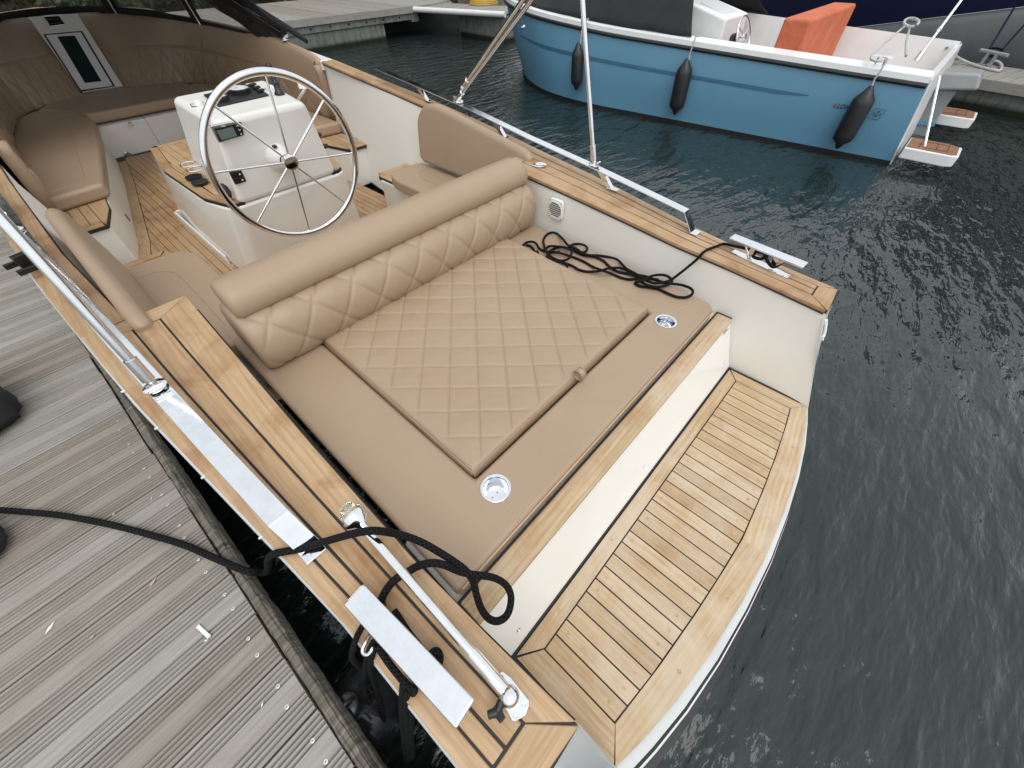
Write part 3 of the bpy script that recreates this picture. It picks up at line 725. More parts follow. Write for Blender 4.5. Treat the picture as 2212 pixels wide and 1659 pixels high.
# dashboard
def ctop(x, y): return 1.035+(y-2.79)/.53*.04
def zb_(px, py): return (329.2+px*.2232, 137.2+py*.2232)
def TOPP(px, py):
    z = 1.05
    for _ in range(6): p = W(*zb_(px, py), z); z = ctop(p.x, p.y)
    return W(*zb_(px, py), z)
cor = [TOPP(640,425), TOPP(1130,315), TOPP(965,212), TOPP(500,318)]
up_ = Vector((0,-.075,1)).normalized()
mb = MB(); mb.prism([c+up_*.010 for c in cor], .012, gd=(1,0,0)); dash = mb.build('instrument_panel', 'black', console, bevel=.003)
def gauge(c, r, nm='gauge', par=None, bezel='black', h=.02):
    mb = MB(); mb.lathe([(0,r),(h,r),(h+.003,r*.93),(h,r*.86),(h-.004,r*.84)], c, up_, 36)
    g_ = mb.build(nm, bezel, par or console, smooth=True, angle=35)
    mb = MB(); mb.lathe([(h-.003,r*.85),(h-.003,0)], c, up_, 36)
    mb.build('dial_face', 'dial', g_)
    mb = MB(); cc_ = c+up_*(h-.0015)
    X_ = Vector((1,0,0)); Y_ = X_.cross(up_)*-1
    for k in range(11):
        q = math.radians(-130+k*26); d = X_*math.sin(q)+Y_*math.cos(q); e = Vector(d).cross(up_).normalized()*r*.02
        mb.prism([cc_+d*r*.62-e, cc_+d*r*.76-e, cc_+d*r*.76+e, cc_+d*r*.62+e], .0005)
    q = math.radians(-60); d = X_*math.sin(q)+Y_*math.cos(q); e = d.cross(up_).normalized()*r*.025
    mb.prism([cc_-e, cc_+d*r*.6, cc_+e], .0006); mb.build('dial_marks', 'black', g_)
    return g_
c = TOPP(850,290); gauge(c+up_*.01, .066, par=console)
c = TOPP(690,370); gauge(c+up_*.01, .034, par=console)
for px, py in ((440,400),(1150,247)): c = TOPP(px, py); gauge(c, .036, 'cup_gauge', console, 'steel', .006)
mb = MB()
for k in range(3):
    a_, b_ = TOPP(945+k*38,245+k*27), TOPP(1015+k*38,222+k*30)
    mb.box((a_+b_)/2+up_*.016, (.045,.022,.012), rot=math.atan2((b_-a_).y, (b_-a_).x))
mb.builds(1, 'switch', 'black', dash, bevel=.003)
c = TOPP(1235,300); mb = MB(); mb.lathe([(0,.03),(.012,.028),(.02,.02),(.05,.017),(.055,.022),(.065,.014),(.12,.012),(.135,.018),(.15,.012),(.152,0)], c, (.05,.15,1), 16); mb.build('throttle_lever', 'black', console, smooth=True)
c = WX(*zb_(1475,250), 1.262); mb = MB(); mb.tube([Vector((1.225,3.05,.93)), Vector((1.26,3.0,1.0)), c, c+Vector((.0,-.02,.03))], .009, 10); mb.box(c+Vector((.0,0,.02)), (.03,.05,.03), rot=.5); mb.build('shift_lever', 'steel', console, smooth=True, angle=30)
# aft panel details
def PN(px, py, off=.0):
    y = 2.82
    for _ in range(6):
        p = WY(*zb_(px, py), y); y = 2.832-(p.z-.6)/.435*.042-off
    return p
pn = Vector((0,-1,.0965)).normalized()*-1; pn = Vector((0,-.995,.0965*-1)).normalized()
def panel(pts, h, name, mat, par, bev=.004):
    P = [PN(*q) for q in pts]; mb = MB(); mb.prism([p+pn*h for p in P], h+.004, down=-pn); return mb.build(name, mat, par, bevel=bev)
fs = panel([(552,598),(800,548),(878,690),(640,765)], .012, 'display_bezel', 'satin', console)
panel([(585,618),(850,560),(875,685),(645,748)], .019, 'display', 'black', fs)
panel([(603,640),(760,600),(806,688),(655,730)], .0205, 'screen', 'screen', fs, 0)
mb = MB()
for pts in (((798,598),(808,586),(820,596)),((814,622),(828,640),(836,626))):
    P = [PN(*q)+pn*.0205 for q in pts]; mb.tube(P, .0016, 6)
mb.lathe([(0,.004),(.001,.0035),(.001,0)], PN(845,672)+pn*.019, pn, 12)
P = [PN(*q)+pn*.0200 for q in ((650,594),(690,588),(692,597),(653,603))]; mb.prism(P, .001, down=-pn)
mb.build('button_marks', 'white', fs)
sw = panel([(735,1047),(850,1018),(908,1137),(800,1172)], .008, 'rocker_switches', 'black', console)
panel([(748,1058),(846,1034),(868,1075),(772,1103)], .014, 'switch', 'black', sw, .003); panel([(777,1108),(872,1082),(893,1122),(800,1152)], .014, 'switch', 'black', sw, .003)
mb = MB()
for q in ((835,1064),(862,1118)): mb.lathe([(0,.005),(.0012,.004),(.0012,0)], PN(*q)+pn*.014, pn, 12)
mb.builds(1, 'button_mark', 'white', sw)
# steering wheel
WC = Vector((.953, 2.682, .796)); RW = .424
wh = thing('steering_wheel', WC, None, None); wh.parent = boat; wh.matrix_parent_inverse = Matrix.Translation(-wloc(boat))
mb = MB(); mb.tube([WC+Vector((RW*math.cos(a_), 0, RW*math.sin(a_))) for a_ in [2*math.pi*i/96 for i in range(96)]], .0190, 20, closed=True); mb.build('rim', 'steel', wh, smooth=True, angle=180)
HC = WC+Vector((0,-.004,0)); wq = WY(*zb_(1100,130), WC.y); WA0 = math.atan2(wq.z-WC.z, wq.x-WC.x)
for k in range(8):
    # spoke angles read from the photo
    a_ = WA0+math.radians(45*k); d = Vector((math.cos(a_), 0, math.sin(a_)))
    mb = MB(); mb.tube([HC+d*.03, WC+d*(RW-.008)], .0062, 10); mb.build('spoke', 'steel', wh, smooth=True)
mb = MB(); mb.lathe([(-.022,.0),(-.021,.030),(-.018,.041),(-.01,.044),(.02,.042),(.03,.03),(.10,.028)], WC, (0,1,0), 32)
hub = mb.build('hub', 'steel', wh, smooth=True, angle=50)
mb = MB(); a_ = PN(1140,900); ax = (Vector((.953,2.72,.79))-Vector((.93,2.82,.80)))
mb.lathe([(-.02,.088),(.0,.085),(.05,.062),(.085,.046),(.095,.044),(.1,.03)], Vector((.945,2.83,.795)), (0,-1,0), 36); mb.build('steering_boss', 'plasticwhite', console, smooth=True)
mb = MB(); mb.box((.935,2.775,.865), (.022,.03,.012)); mb.build('boss_button', 'black', console, bevel=.003)
# cup rings on the port side of the table, black holders
mb = MB()
for px, py in ((350,975),(415,1020)):
    c = W(*zb_(px, py), .70); mb.tube([c+Vector((.048*math.cos(q), .048*math.sin(q), 0)) for q in [i*math.pi/12 for i in range(24)]], .004, 8, closed=True)
    mb.tube([c+Vector((.048,0,0)), Vector((.655, c.y, .70))], .004, 6)
mb.builds(2, 'cup_ring', 'steel', console, smooth=True)
mb = MB()
for px, py in ((400,1100),(460,1150)):
    c = W(*zb_(px, py), .635); mb.lathe([(-.008,.0),(-.008,.044),(.0,.05),(.006,.05),(.006,.044),(.0,0)], c, (0,0,1), 24)
for px, py in ((1650,800),(1590,690)):
    c = W(*zb_(px, py), .64); mb.lathe([(-.01,0),(-.01,.035),(.005,.04),(.005,0)], c, (0,0,1), 20)
mb.builds(1, 'cup_base', 'black', console, smooth=True, angle=40)
kp = PN(740,1250); mb = MB(); mb.tube([W(*zb_(662,1168), .72), W(*zb_(690,1200), .70), W(*zb_(725,1255), .67), W(*zb_(748,1290), .645)], [.012,.022,.024,.014], 12); mb.build('coiled_cable', 'black', console, smooth=True)

# ---------------------------------------------------------------- upholstery (lift-off cushions are things)
def diamond(x, y, p0, d1, d2, wd, depth, puff):
    det = d1[0]*d2[1]-d1[1]*d2[0]; dx, dy = x-p0[0], y-p0[1]
    i = (dx*d2[1]-dy*d2[0])/det; j = (d1[0]*dy-d1[1]*dx)/det
    fi = abs(i-round(i)); fj = abs(j-round(j)); L = math.hypot(*d1)
    g_ = math.exp(-(fi*L/wd)**2)+math.exp(-(fj*L/wd)**2)
    pf = math.sqrt(max(0, (fi*2)*(1)) )*math.sqrt(max(0, fj*2))
    return -depth*min(g_, 1.3)+puff*pf
def pad(name, poly, ztop, thick, label, cat, r=.018, seg=4, mat='leather', group=None, parent=None):
    mb = MB(); mb.prism([(p[0], p[1], ztop) for p in poly], thick, gd=(1,0,0)); o = mb.build(name, mat, parent, bevel=r, seg=seg)
    o.data.polygons.foreach_set('use_smooth', [True]*len(o.data.polygons))
    if label: tag(o, label, cat, group)
    return o
SZ = .487
# sun pad base as frame around the quilted centre
sp = thing('sun_pad', (XC, 1.0, .41), 'smooth tan leather sun pad cushion lying across the stern behind the teak strip', 'cushion')
QP = [Vector((.362,1.62)), Vector((.359,.52)), Vector((1.512,.525)), Vector((1.556,1.62))]
PO = [(.085,.300),(.085,1.95),(1.80,1.95),(1.788,.9),(1.785,.62),(1.765,.300)]
def strip(poly, nm, t=.075, r=.016):
    mb = MB(); mb.prism([(p[0], p[1], SZ) for p in poly], t, gd=(1,0,0)); o = mb.build(nm, 'leather', sp, bevel=r, seg=4)
    o.data.polygons.foreach_set('use_smooth', [True]*len(o.data.polygons)); return o
# rounded corner polygons
spb = strip([(.085,.296),(1.745,.296),(1.778,.33),(1.786,.50),(1.80,1.2),(1.808,1.95),(1.562,1.95),(1.520,.509),(.354,.505),(.354,1.95),(.085,1.95)], 'pad_body')
def bake_cut(o, cmb):
    c = cmb.build('cut', 'leather', None); bpy.context.view_layer.update()
    md = o.modifiers.new('cut', 'BOOLEAN'); md.operation = 'DIFFERENCE'; md.object = c; md.solver = 'EXACT'
    dg = bpy.context.evaluated_depsgraph_get(); me = bpy.data.meshes.new_from_object(o.evaluated_get(dg))
    o.modifiers.clear(); o.data = me; bpy.data.objects.remove(c, do_unlink=True)
cb = MB()
for (x, y) in ((1.505,.422),(.375,.430)): cb.lathe([(-.30,0),(-.30,.0405),(.1,.0405),(.1,0)], (x, y, SZ), (0,0,1), 40)
bake_cut(spb, cb)
sm = MB()
for q in ([(.355,.380),(.350,.33),(.352,.298)], [(1.530,.47),(1.60,.43),(1.786,.36)]): sm.tube([Vector((x, y, SZ+.0002)) for x, y in q], .0014, 6)
sm.builds(1, 'seam', 'stitch', sp)
mb = MB(); mb.box((XC,1.1,.409), (1.2,1.4,.01)); mb.build('pad_board', 'black', sp)
# piping along the aft edge
mb = MB(); mb.tube([(.10,.293,.476),(1.742,.293,.476)], .003, 6); mb.build('piping', 'stitch', sp, smooth=True)
# quilted centre cushion
zq = .512; p0 = (1.249,1.111); d1 = (-.078,-.085); d2 = (.078,-.0835)
qc = thing('quilted_cushion', (XC, 1.0, .43), 'diamond quilted tan leather centre cushion with a pull tab set in the sun pad', 'cushion')
mb = MB()
def qf(u, v):
    p = QP[1].lerp(QP[2], u).lerp(QP[0].lerp(QP[3], u), v)
    x, y = p.x, p.y
    eu = min(u, 1-u)*1.17; ev = min(v, 1-v)*1.1 if v < .5 else 1
    e = min(eu, ev); rr = .016
    z = zq
    inn = min(1, e/.05)
    z += diamond(x, y, p0, d1, d2, .0042, .0045, .0055)*inn
    z += noise.noise(Vector((x*6, y*6, 0)))*.003+noise.noise(Vector((x*16+y*7, y*11, 2)))*.0016
    if e < rr: z -= rr-math.sqrt(max(0, rr*rr-(rr-e)**2))
    return Vector((x, y, z))
mb.grid(qf, 330, 300)
# side skirts
def edgep(t):
    if t < 1: return QP[1].lerp(QP[2], t), t
    return None
mb.build('quilted_top', 'leather', qc, smooth=True, angle=180)
mb = MB()
def skirt(A, B, nrm):
    def f(u, v):
        p = A.lerp(B, u); b_ = math.sin(v*math.pi)*.004+noise.noise(Vector((u*9, v*2, 7)))*.0025
        return Vector((p.x+nrm[0]*b_, p.y+nrm[1]*b_, zq-.014-v*.062))
    mb.grid(f, 60, 8)
skirt(QP[1], QP[2], (0,-1)); skirt(QP[0], QP[1], (-1,0)); skirt(QP[2], QP[3], (1,0))
mb.build('side_band', 'leather', qc, smooth=True, angle=180)
mb = MB()
for dz in (.0,): mb.tube([Vector((QP[0].x-.001,QP[0].y,zq-.012)), Vector((QP[1].x-.001,QP[1].y-.001,zq-.012)), Vector((QP[2].x+.001,QP[2].y-.001,zq-.012)), Vector((QP[3].x+.001,QP[3].y,zq-.012))], .0028, 8)
mb.build('piping', 'leather', qc, smooth=True, angle=180)
# thread along the diamond seams
st_ = MB()
def inq(x, y):
    if y < .53 or y > 1.6: return False
    t = (y-.52)/1.1; return .372+.003*t < x < 1.50+.044*t
for fam in (0, 1):
    for n_ in range(-22, 23):
        run = []
        for q in range(-220, 221):
            k = q/10
            i_, j_ = (n_, k) if fam == 0 else (k, n_)
            x = p0[0]+i_*d1[0]+j_*d2[0]; y = p0[1]+i_*d1[1]+j_*d2[1]
            if inq(x, y):
                z = zq+diamond(x, y, p0, d1, d2, .0042, .0045, .0055)+noise.noise(Vector((x*6, y*6, 0)))*.003+noise.noise(Vector((x*16+y*7, y*11, 2)))*.0016
                run.append(Vector((x, y, z+.0008)))
            else:
                if len(run) > 2: st_.tube(run, .0007, 4, cap=False)
                run = []
        if len(run) > 2: st_.tube(run, .0007, 4, cap=False)
st_.build('stitching', 'stitch', qc)
mb = MB(); c = W(1243, 806, zq); a_ = Vector((c.x, .519, .50))
n_ = 20; P = [a_+Vector((0, -.010+.022*math.sin(t), .022-.024*math.cos(t))) for t in [2*math.pi*i/n_ for i in range(n_)]]
V = [];
for p in P: V += [p+Vector((-.015,0,0)), p+Vector((.015,0,0))]
mb.add(V, [[2*i, 2*i+1, (2*i+3) % (2*n_), (2*i+2) % (2*n_)] for i in range(n_)]); tb_ = mb.build('pull_tab', 'leather', qc, smooth=True, angle=180)
md = tb_.modifiers.new('s', 'SOLIDIFY'); md.thickness = .003
# cup holders
for (x, y) in ((1.505,.422),(.375,.430)):
    mb = MB(); c = Vector((x, y, SZ))
    mb.lathe([(.0,.049),(.003,.050),(.0045,.046),(.003,.041),(-.001,.039),(-.062,.037),(-.064,.034),(-.064,0)], c, (0,0,1), 40)
    o = mb.build('cup_holder', 'satin', sp, smooth=True, angle=45)
    mb = MB()
    for dx in (-.012, .012): mb.lathe([(.0,.0025),(.0004,.0)], c+Vector((dx,.008,-.0635)), (0,0,1), 8)
    mb.build('drain_hole', 'black', o)
# ---------------------------------------------------------------- bolster backrest across the boat
PRS = [(1.80,.50),(1.49,.490),(1.463,.520),(1.448,.575),(1.447,.62),(1.458,.665),(1.485,.700),(1.532,.722),(1.522,.738),(1.517,.765),(1.527,.800),(1.555,.829),(1.60,.845),(1.65,.838),(1.70,.812),(1.725,.78),(1.76,.70),(1.80,.60)]
bo = thing('bolster_backrest', (XC, 1.6, .48), 'long tan leather bolster backrest, smooth roll on top of a quilted lower half', 'backrest')
def psec(P, k=6):
    Q = [Vector((a_, b_, 0)) for a_, b_ in P]; return [(q.x, q.y) for q in smoothpath(Q, k)]
def bol(name, prof, x0, x1, quilt, parent, rend=.035):
    S = prof; n_ = len(S); arc = [0]
    for i in range(1, n_): arc.append(arc[-1]+math.dist(S[i], S[i-1]))
    cy = sum(p[0] for p in S)/n_; cz = sum(p[1] for p in S)/n_
    NX = 260 if quilt else 90; mb = MB(); V = []
    for a_ in range(NX+1):
        t = a_/NX; x = x0+(x1-x0)*t; e = min(x-x0, x1-x); sh = 1
        if e < rend: sh = 1-.16*(1-math.sqrt(max(0, 1-((rend-e)/rend)**2)))
        for i in range(n_):
            y, z = S[i]; py = cy+(y-cy)*sh; pz = cz+(z-cz)*sh
            ty, tz = (S[min(i+1, n_-1)][0]-S[max(i-1, 0)][0], S[min(i+1, n_-1)][1]-S[max(i-1, 0)][1]); L = math.hypot(ty, tz) or 1
            ny, nz = -tz/L, ty/L
            if (y-cy)*ny+(z-cz)*nz < 0: ny, nz = -ny, -nz
            dsp = noise.noise(Vector((x*3, arc[i]*4, 1)))*.003
            if quilt:
                dsp += diamond(x, arc[i], (.30, quilt), (.093,.118), (.093,-.118), .006, .005, .007)*min(1, e/.06)
            V.append(Vector((x, py+ny*dsp, pz+nz*dsp)))
    F = [[a_*n_+i, a_*n_+(i+1) % n_, (a_+1)*n_+(i+1) % n_, (a_+1)*n_+i] for a_ in range(NX) for i in range(n_)]
    F += [list(range(n_))[::-1], [NX*n_+i for i in range(n_)]]
    mb.add(V, F); return mb.build(name, 'leather', parent, smooth=True, angle=70)
lower = [(1.78,.492),(1.62,.486),(1.50,.488),(1.468,.510),(1.449,.555),(1.444,.605),(1.452,.655),(1.475,.695),(1.515,.722),(1.60,.735),(1.72,.72),(1.79,.64),(1.81,.55)]
upper = [(1.535,.722),(1.520,.738),(1.513,.765),(1.520,.797),(1.543,.825),(1.58,.842),(1.63,.846),(1.68,.832),(1.715,.80),(1.728,.76),(1.715,.725),(1.66,.705),(1.58,.708)]
lp = psec(lower+[lower[0]], 8)[:-1]; ar = [0]
for i in range(1, len(lp)): ar.append(ar[-1]+math.dist(lp[i], lp[i-1]))
bol('quilted_roll', lp, .118, 1.792, .40, bo, .05)
bol('top_roll', psec(upper+[upper[0]], 6)[:-1], .135, 1.79, None, bo, .03)
mb = MB()
def onl(s_):
    s_ = max(0, min(ar[-1], s_))
    for i in range(1, len(ar)):
        if ar[i] >= s_:
            t = (s_-ar[i-1])/(ar[i]-ar[i-1]+1e-9); a_ = (lp[i-1][0]+(lp[i][0]-lp[i-1][0])*t, lp[i-1][1]+(lp[i][1]-lp[i-1][1])*t)
            ty, tz = lp[i][0]-lp[i-1][0], lp[i][1]-lp[i-1][1]; L = math.hypot(ty, tz); return a_, (tz/L*-1, ty/L)
for sg in (1, -1):
    for n_ in range(-6, 26):
        run = []
        for q in range(0, 60):
            s_ = .29+q*.006; x = .30+n_*.186+sg*(s_-.40)*.093/.118
            if .15 < x < 1.77 and s_ < .60:
                (y, z), (ny, nz) = onl(s_)
                if (y-1.62)*ny+(z-.6)*nz < 0: ny, nz = -ny, -nz
                dd = diamond(x, s_, (.30,.40), (.093,.118), (.093,-.118), .006, .005, .007)+noise.noise(Vector((x*3, s_*4, 1)))*.003+.0006
                run.append(Vector((x, y+ny*dd, z+nz*dd)))
            else:
                if len(run) > 2: mb.tube(run, .0007, 4, cap=False)
                run = []
        if len(run) > 2: mb.tube(run, .0007, 4, cap=False)
mb.build('stitching', 'stitch', bo)
# ---------------------------------------------------------------- side bench cushions with upright backs
for s, lab in ((-1, 'tan leather bench seat on the dock side with its upright back along the near gunwale'), (1, 'tan leather bench seat against the far gunwale with a rounded back right of the wheel')):
    def X(d): return XC+s*d
    P = [(.69,1.78)]+[(.69,2.66)]+[(.69+.10*(1-math.cos(q)), 2.66+.19*math.sin(q)) for q in [i*math.pi/2/6 for i in range(1, 7)]]+[(1.02,2.86),(1.05,2.80),(1.05,1.9),(.93,1.78)]
    bs_ = thing('bench_seat', (X(.9), 2.3, .40), lab, 'bench seat')
    o = pad('seat_cushion', [(X(a_), b_) for a_, b_ in P], .485, .078, None, None, .016, 4, parent=bs_)
    mb = MB(); mb.tube([Vector((X(a_), b_, .4855)) for a_, b_ in smoothpath([Vector((.84,1.9,0)), Vector((.84,2.5,0)), Vector((.86,2.62,0)), Vector((.92,2.68,0)), Vector((1.03,2.69,0))], 5) for a_, b_ in [(a_, b_)]] if False else [Vector((X(p.x), p.y, .4856)) for p in smoothpath([Vector((.84,1.9,0)), Vector((.84,2.5,0)), Vector((.86,2.62,0)), Vector((.92,2.68,0)), Vector((1.03,2.69,0))], 5)], .0022, 6)
    mb.build('seam', 'leather', o, smooth=True)
    # back: thick upright slab, rounded forward upper corner
    PT = [(1.69,.56),(1.69,.755),(1.71,.785),(1.75,.80),(2.56,.905),(2.66,.905),(2.74,.875),(2.79,.81),(2.81,.72),(2.80,.60),(2.77,.53),(2.70,.505),(1.76,.505),(1.71,.52),(1.69,.56)]
    PS = smoothpath([Vector((a_, b_, 0)) for a_, b_ in PT], 3)[:-1]; mb = MB()
    rb_ = .030; TPZ = [(1.69,.765),(1.72,.792),(1.78,.805),(2.50,.900),(2.60,.906),(2.68,.893),(2.74,.865),(2.78,.82),(2.80,.77),(2.812,.70)]
    def btop(y): return interp(TPZ, y)
    def bface(side):
        def f(u, v):
            uu = .5-.5*math.cos(math.pi*u); vv = .5-.5*math.cos(math.pi*v)
            y = 1.69+uu*1.122; zt_ = btop(y); zb2 = .505+(.03 if y > 2.76 else 0)*(y-2.76)/.05; z = zb2+(zt_-zb2)*vv
            e = max(0, min(y-1.69, 2.812-y, (z-zb2), (zt_-z)*.93)); d = rb_*(1-math.sqrt(max(0, 1-(1-min(1, e/rb_))**2)))
            bulge = .006*math.sin(uu*math.pi)*math.sin(vv*math.pi)
            base = 1.008+(z-.5)*.12
            return Vector((X(base+d-bulge if side == 0 else base+2*rb_-d), y, z))
        return f
    mb.grid(bface(0), 70, 40); mb.grid(bface(1), 70, 40)
    o = mb.build('backrest', 'leather', bs_, smooth=True, angle=180, weld=True)
# ---------------------------------------------------------------- bow sofa
sofa = thing('bow_sofa', (XC, 6.5, .4), 'u shaped tan leather sofa with quilted back filling the shaded bow', 'sofa')
Zs = .50
def sofa_seat(pts, nm='seat_cushion', t=.10):
    mb = MB(); mb.prism([(x, y, Zs) for x, y in pts], t, gd=(1,0,0)); o = mb.build(nm, 'leather', sofa, bevel=.03, seg=4); o.data.polygons.foreach_set('use_smooth', [True]*len(o.data.polygons)); return o
for s in (-1, 1):
    def X(d): return XC+s*d
    sofa_seat([(X(.80),4.27),(X(1.16),4.23),(X(1.17),5.0),(X(1.10),6.05),(X(.98),6.85),(X(.78),7.1),(X(.50),6.66),(X(.44),6.25),(X(.55),5.56)])
sofa_seat([(XC-.49,6.66),(XC-.455,6.50),(XC+.455,6.50),(XC+.49,6.66),(XC+.77,7.11),(XC+.6,7.35),(XC,7.62),(XC-.6,7.35),(XC-.77,7.11)])
mb = MB()
for s in (-1, 1):
    mb.tube([Vector((XC+s*a_, b_, Zs+.001)) for a_, b_ in ((1.10,4.36),(.93,4.40),(.86,4.5),(.80,5.0),(.70,5.8),(.66,6.1))], .003, 6)
mb.builds('side', 'seam', 'leather', sofa, smooth=True)
# curved back: bottom line and top line
BOT = [(1.19,4.42),(1.175,5.0),(1.10,6.05),(.985,6.8),(.85,7.22),(.62,7.40),(.38,7.52),(.16,7.56)]
TOPL = [(1.13,4.28,.95),(1.15,4.6,1.0),(1.16,5.3,1.04),(1.14,6.2,1.06),(1.03,7.15,1.08),(.80,7.72,1.09),(.56,8.05,1.10),(.20,8.24,1.10)]
def pl_(T, t):
    k = t*(len(T)-1); i = min(int(k), len(T)-2); q = k-i; return [T[i][j]+(T[i+1][j]-T[i][j])*q for j in range(len(T[0]))]
TP0, BP0 = TOPL, BOT
TP = [tuple(p) for p in smoothpath([Vector(p) for p in TOPL], 4)]; BP = [tuple(p) for p in smoothpath([Vector((a_, b_, .47)) for a_, b_ in BOT], 4)]
for s in (-1, 1):
    if s < 0: TOPL = [(1.10,4.06,.90),(1.135,4.4,.98)]+TP0[2:]; BOT = [(1.135,4.12),(1.165,4.7)]+BP0[2:]
    else: TOPL, BOT = TP0, BP0
    TP = [tuple(p) for p in smoothpath([Vector(p) for p in TOPL], 4)]; BP = [tuple(p) for p in smoothpath([Vector((a_, b_, .47)) for a_, b_ in BOT], 4)]
    mb = MB()
    def sf(u, v, s=s):
        tp = Vector(pl_(TP, u)); bp = Vector(pl_(BP, u)); L = u*4.2
        p = bp.lerp(tp, v)
        hgt = (tp-bp).length
        nrm = Vector((-1, 0, .25)) if u < .5 else Vector((-.75, -.6, .25)).lerp(Vector((-.1,-1,.25)), (u-.5)*2)
        nrm.normalize()
        bl = .035*math.sin(min(1, max(0, v))*math.pi)**.5
        e = min(u*4.2, 9)/.08
        d = bl
        # end rounding at the aft end
        if e < 1: d -= .05*(1-math.sqrt(max(0, 1-(1-e)**2)))
        if v < .56:
            q = diamond(L, v*hgt, (.06,.02), (.13,.17), (.13,-.17), .009, .008, .014)
            d += q*min(1, (.56-v)*12)
        d -= .010*math.exp(-((v-.56)/.018)**2)
        p = p+nrm*d
        if u < .03:
            k = (1-u/.03); 
            if v > .6: p = p-Vector((0,0,1))*k*k*(v-.6)*.45+Vector((0,1,0))*k*(v-.6)*.2
        return Vector((XC+s*p.x, p.y, p.z))
    mb.grid(sf, 260, 110)
    o = mb.build('quilted_back', 'leather', sofa, smooth=True, angle=180)
    mb = MB()
    for sg_ in (1, -1):
        for n_ in range(-4, 22):
            run = []
            for q in range(0, 60):
                h2 = q*.008; L_ = .06+.26*n_+sg_*(h2-.02)*.13/.17
                if .10 < L_ < 4.15:
                    tp_, bp_ = Vector(pl_(TP, L_/4.2)), Vector(pl_(BP, L_/4.2)); v_ = h2/(tp_-bp_).length
                    if v_ < .55: run.append(sf(L_/4.2, v_)+Vector((-s*.006, -.005 if L_ > 2.2 else 0, .001)))
            if len(run) > 3: mb.tube(run, .0016, 4, cap=False)
    mb.tube([sf(u_/80, .565)+Vector((-s*.006, -.005 if u_ > 42 else 0, .001)) for u_ in range(2, 80)], .0018, 4, cap=False)
    mb.build('stitching', 'stitch', sofa)
    # top roll and end cap giving the back its thickness
    mb = MB(); Pp = [Vector((XC+s*(p[0]+.035), p[1]+(.03 if i > len(TP)*.7 else 0), p[2]-.02)) for i, p in enumerate(TP)]
    mb.tube(Pp, .034, 12); e0_, e1_ = Vector(TOPL[0]), Vector((*BOT[0], .48)); mb.tube([Vector((XC+s*(p.x+.014), p.y+.006, p.z)) for p in (e0_+Vector((0,.03,-.02)), e0_.lerp(e1_, .2), e0_.lerp(e1_, .6), e1_)], .036, 12)
    mb.build('back_piping', 'leather', sofa, smooth=True, angle=180)
# white centre panel with a dark window door and a latch
def DP(px, py, off=0):    # plane of the bow bulkhead, leaning forward at the top
    d = ray(px, py); n_ = Vector((0, -.70, .62)); n_ = Vector((0,-1,.95)).normalized(); Pp = Vector((0, 7.50+.0, .47)); t = ((Pp-O).dot(n_))/d.dot(n_); return O+d*t+n_*off
def zs(x, y): return (x*.1984, y*.1984)
nB = Vector((0,-1,.95)).normalized()
def bpan(pts, h, name, mat, par, bev=.004):
    P = [DP(*zs(*q)) for q in pts]; mb = MB(); mb.prism([p+nB*h for p in P], h+.004, down=-nB); return mb.build(name, mat, par, bevel=bev)
bk = bpan([(320,205),(850,166),(1345,950),(900,1020)], .03, 'bow_bulkhead', 'cream', boat, .01)
bpan([(485,398),(905,360),(1262,958),(890,1018)], .034, 'door_gasket', 'caulk', bk)
dr = bpan([(515,412),(895,380),(1240,958),(895,1005)], .042, 'locker_door', 'white', bk, .006)
bpan([(640,430),(830,420),(1120,912),(940,932)], .0435, 'door_window', 'tinted', dr, .002)
lt = bpan([(505,222),(665,210),(735,300),(560,325)], .045, 'latch', 'steel', bk, .006); bpan([(500,225),(660,212),(672,240),(520,255)], .05, 'latch_hook', 'black', lt); bpan([(565,265),(675,255),(690,285),(580,298)], .05, 'latch_slot', 'black', lt)

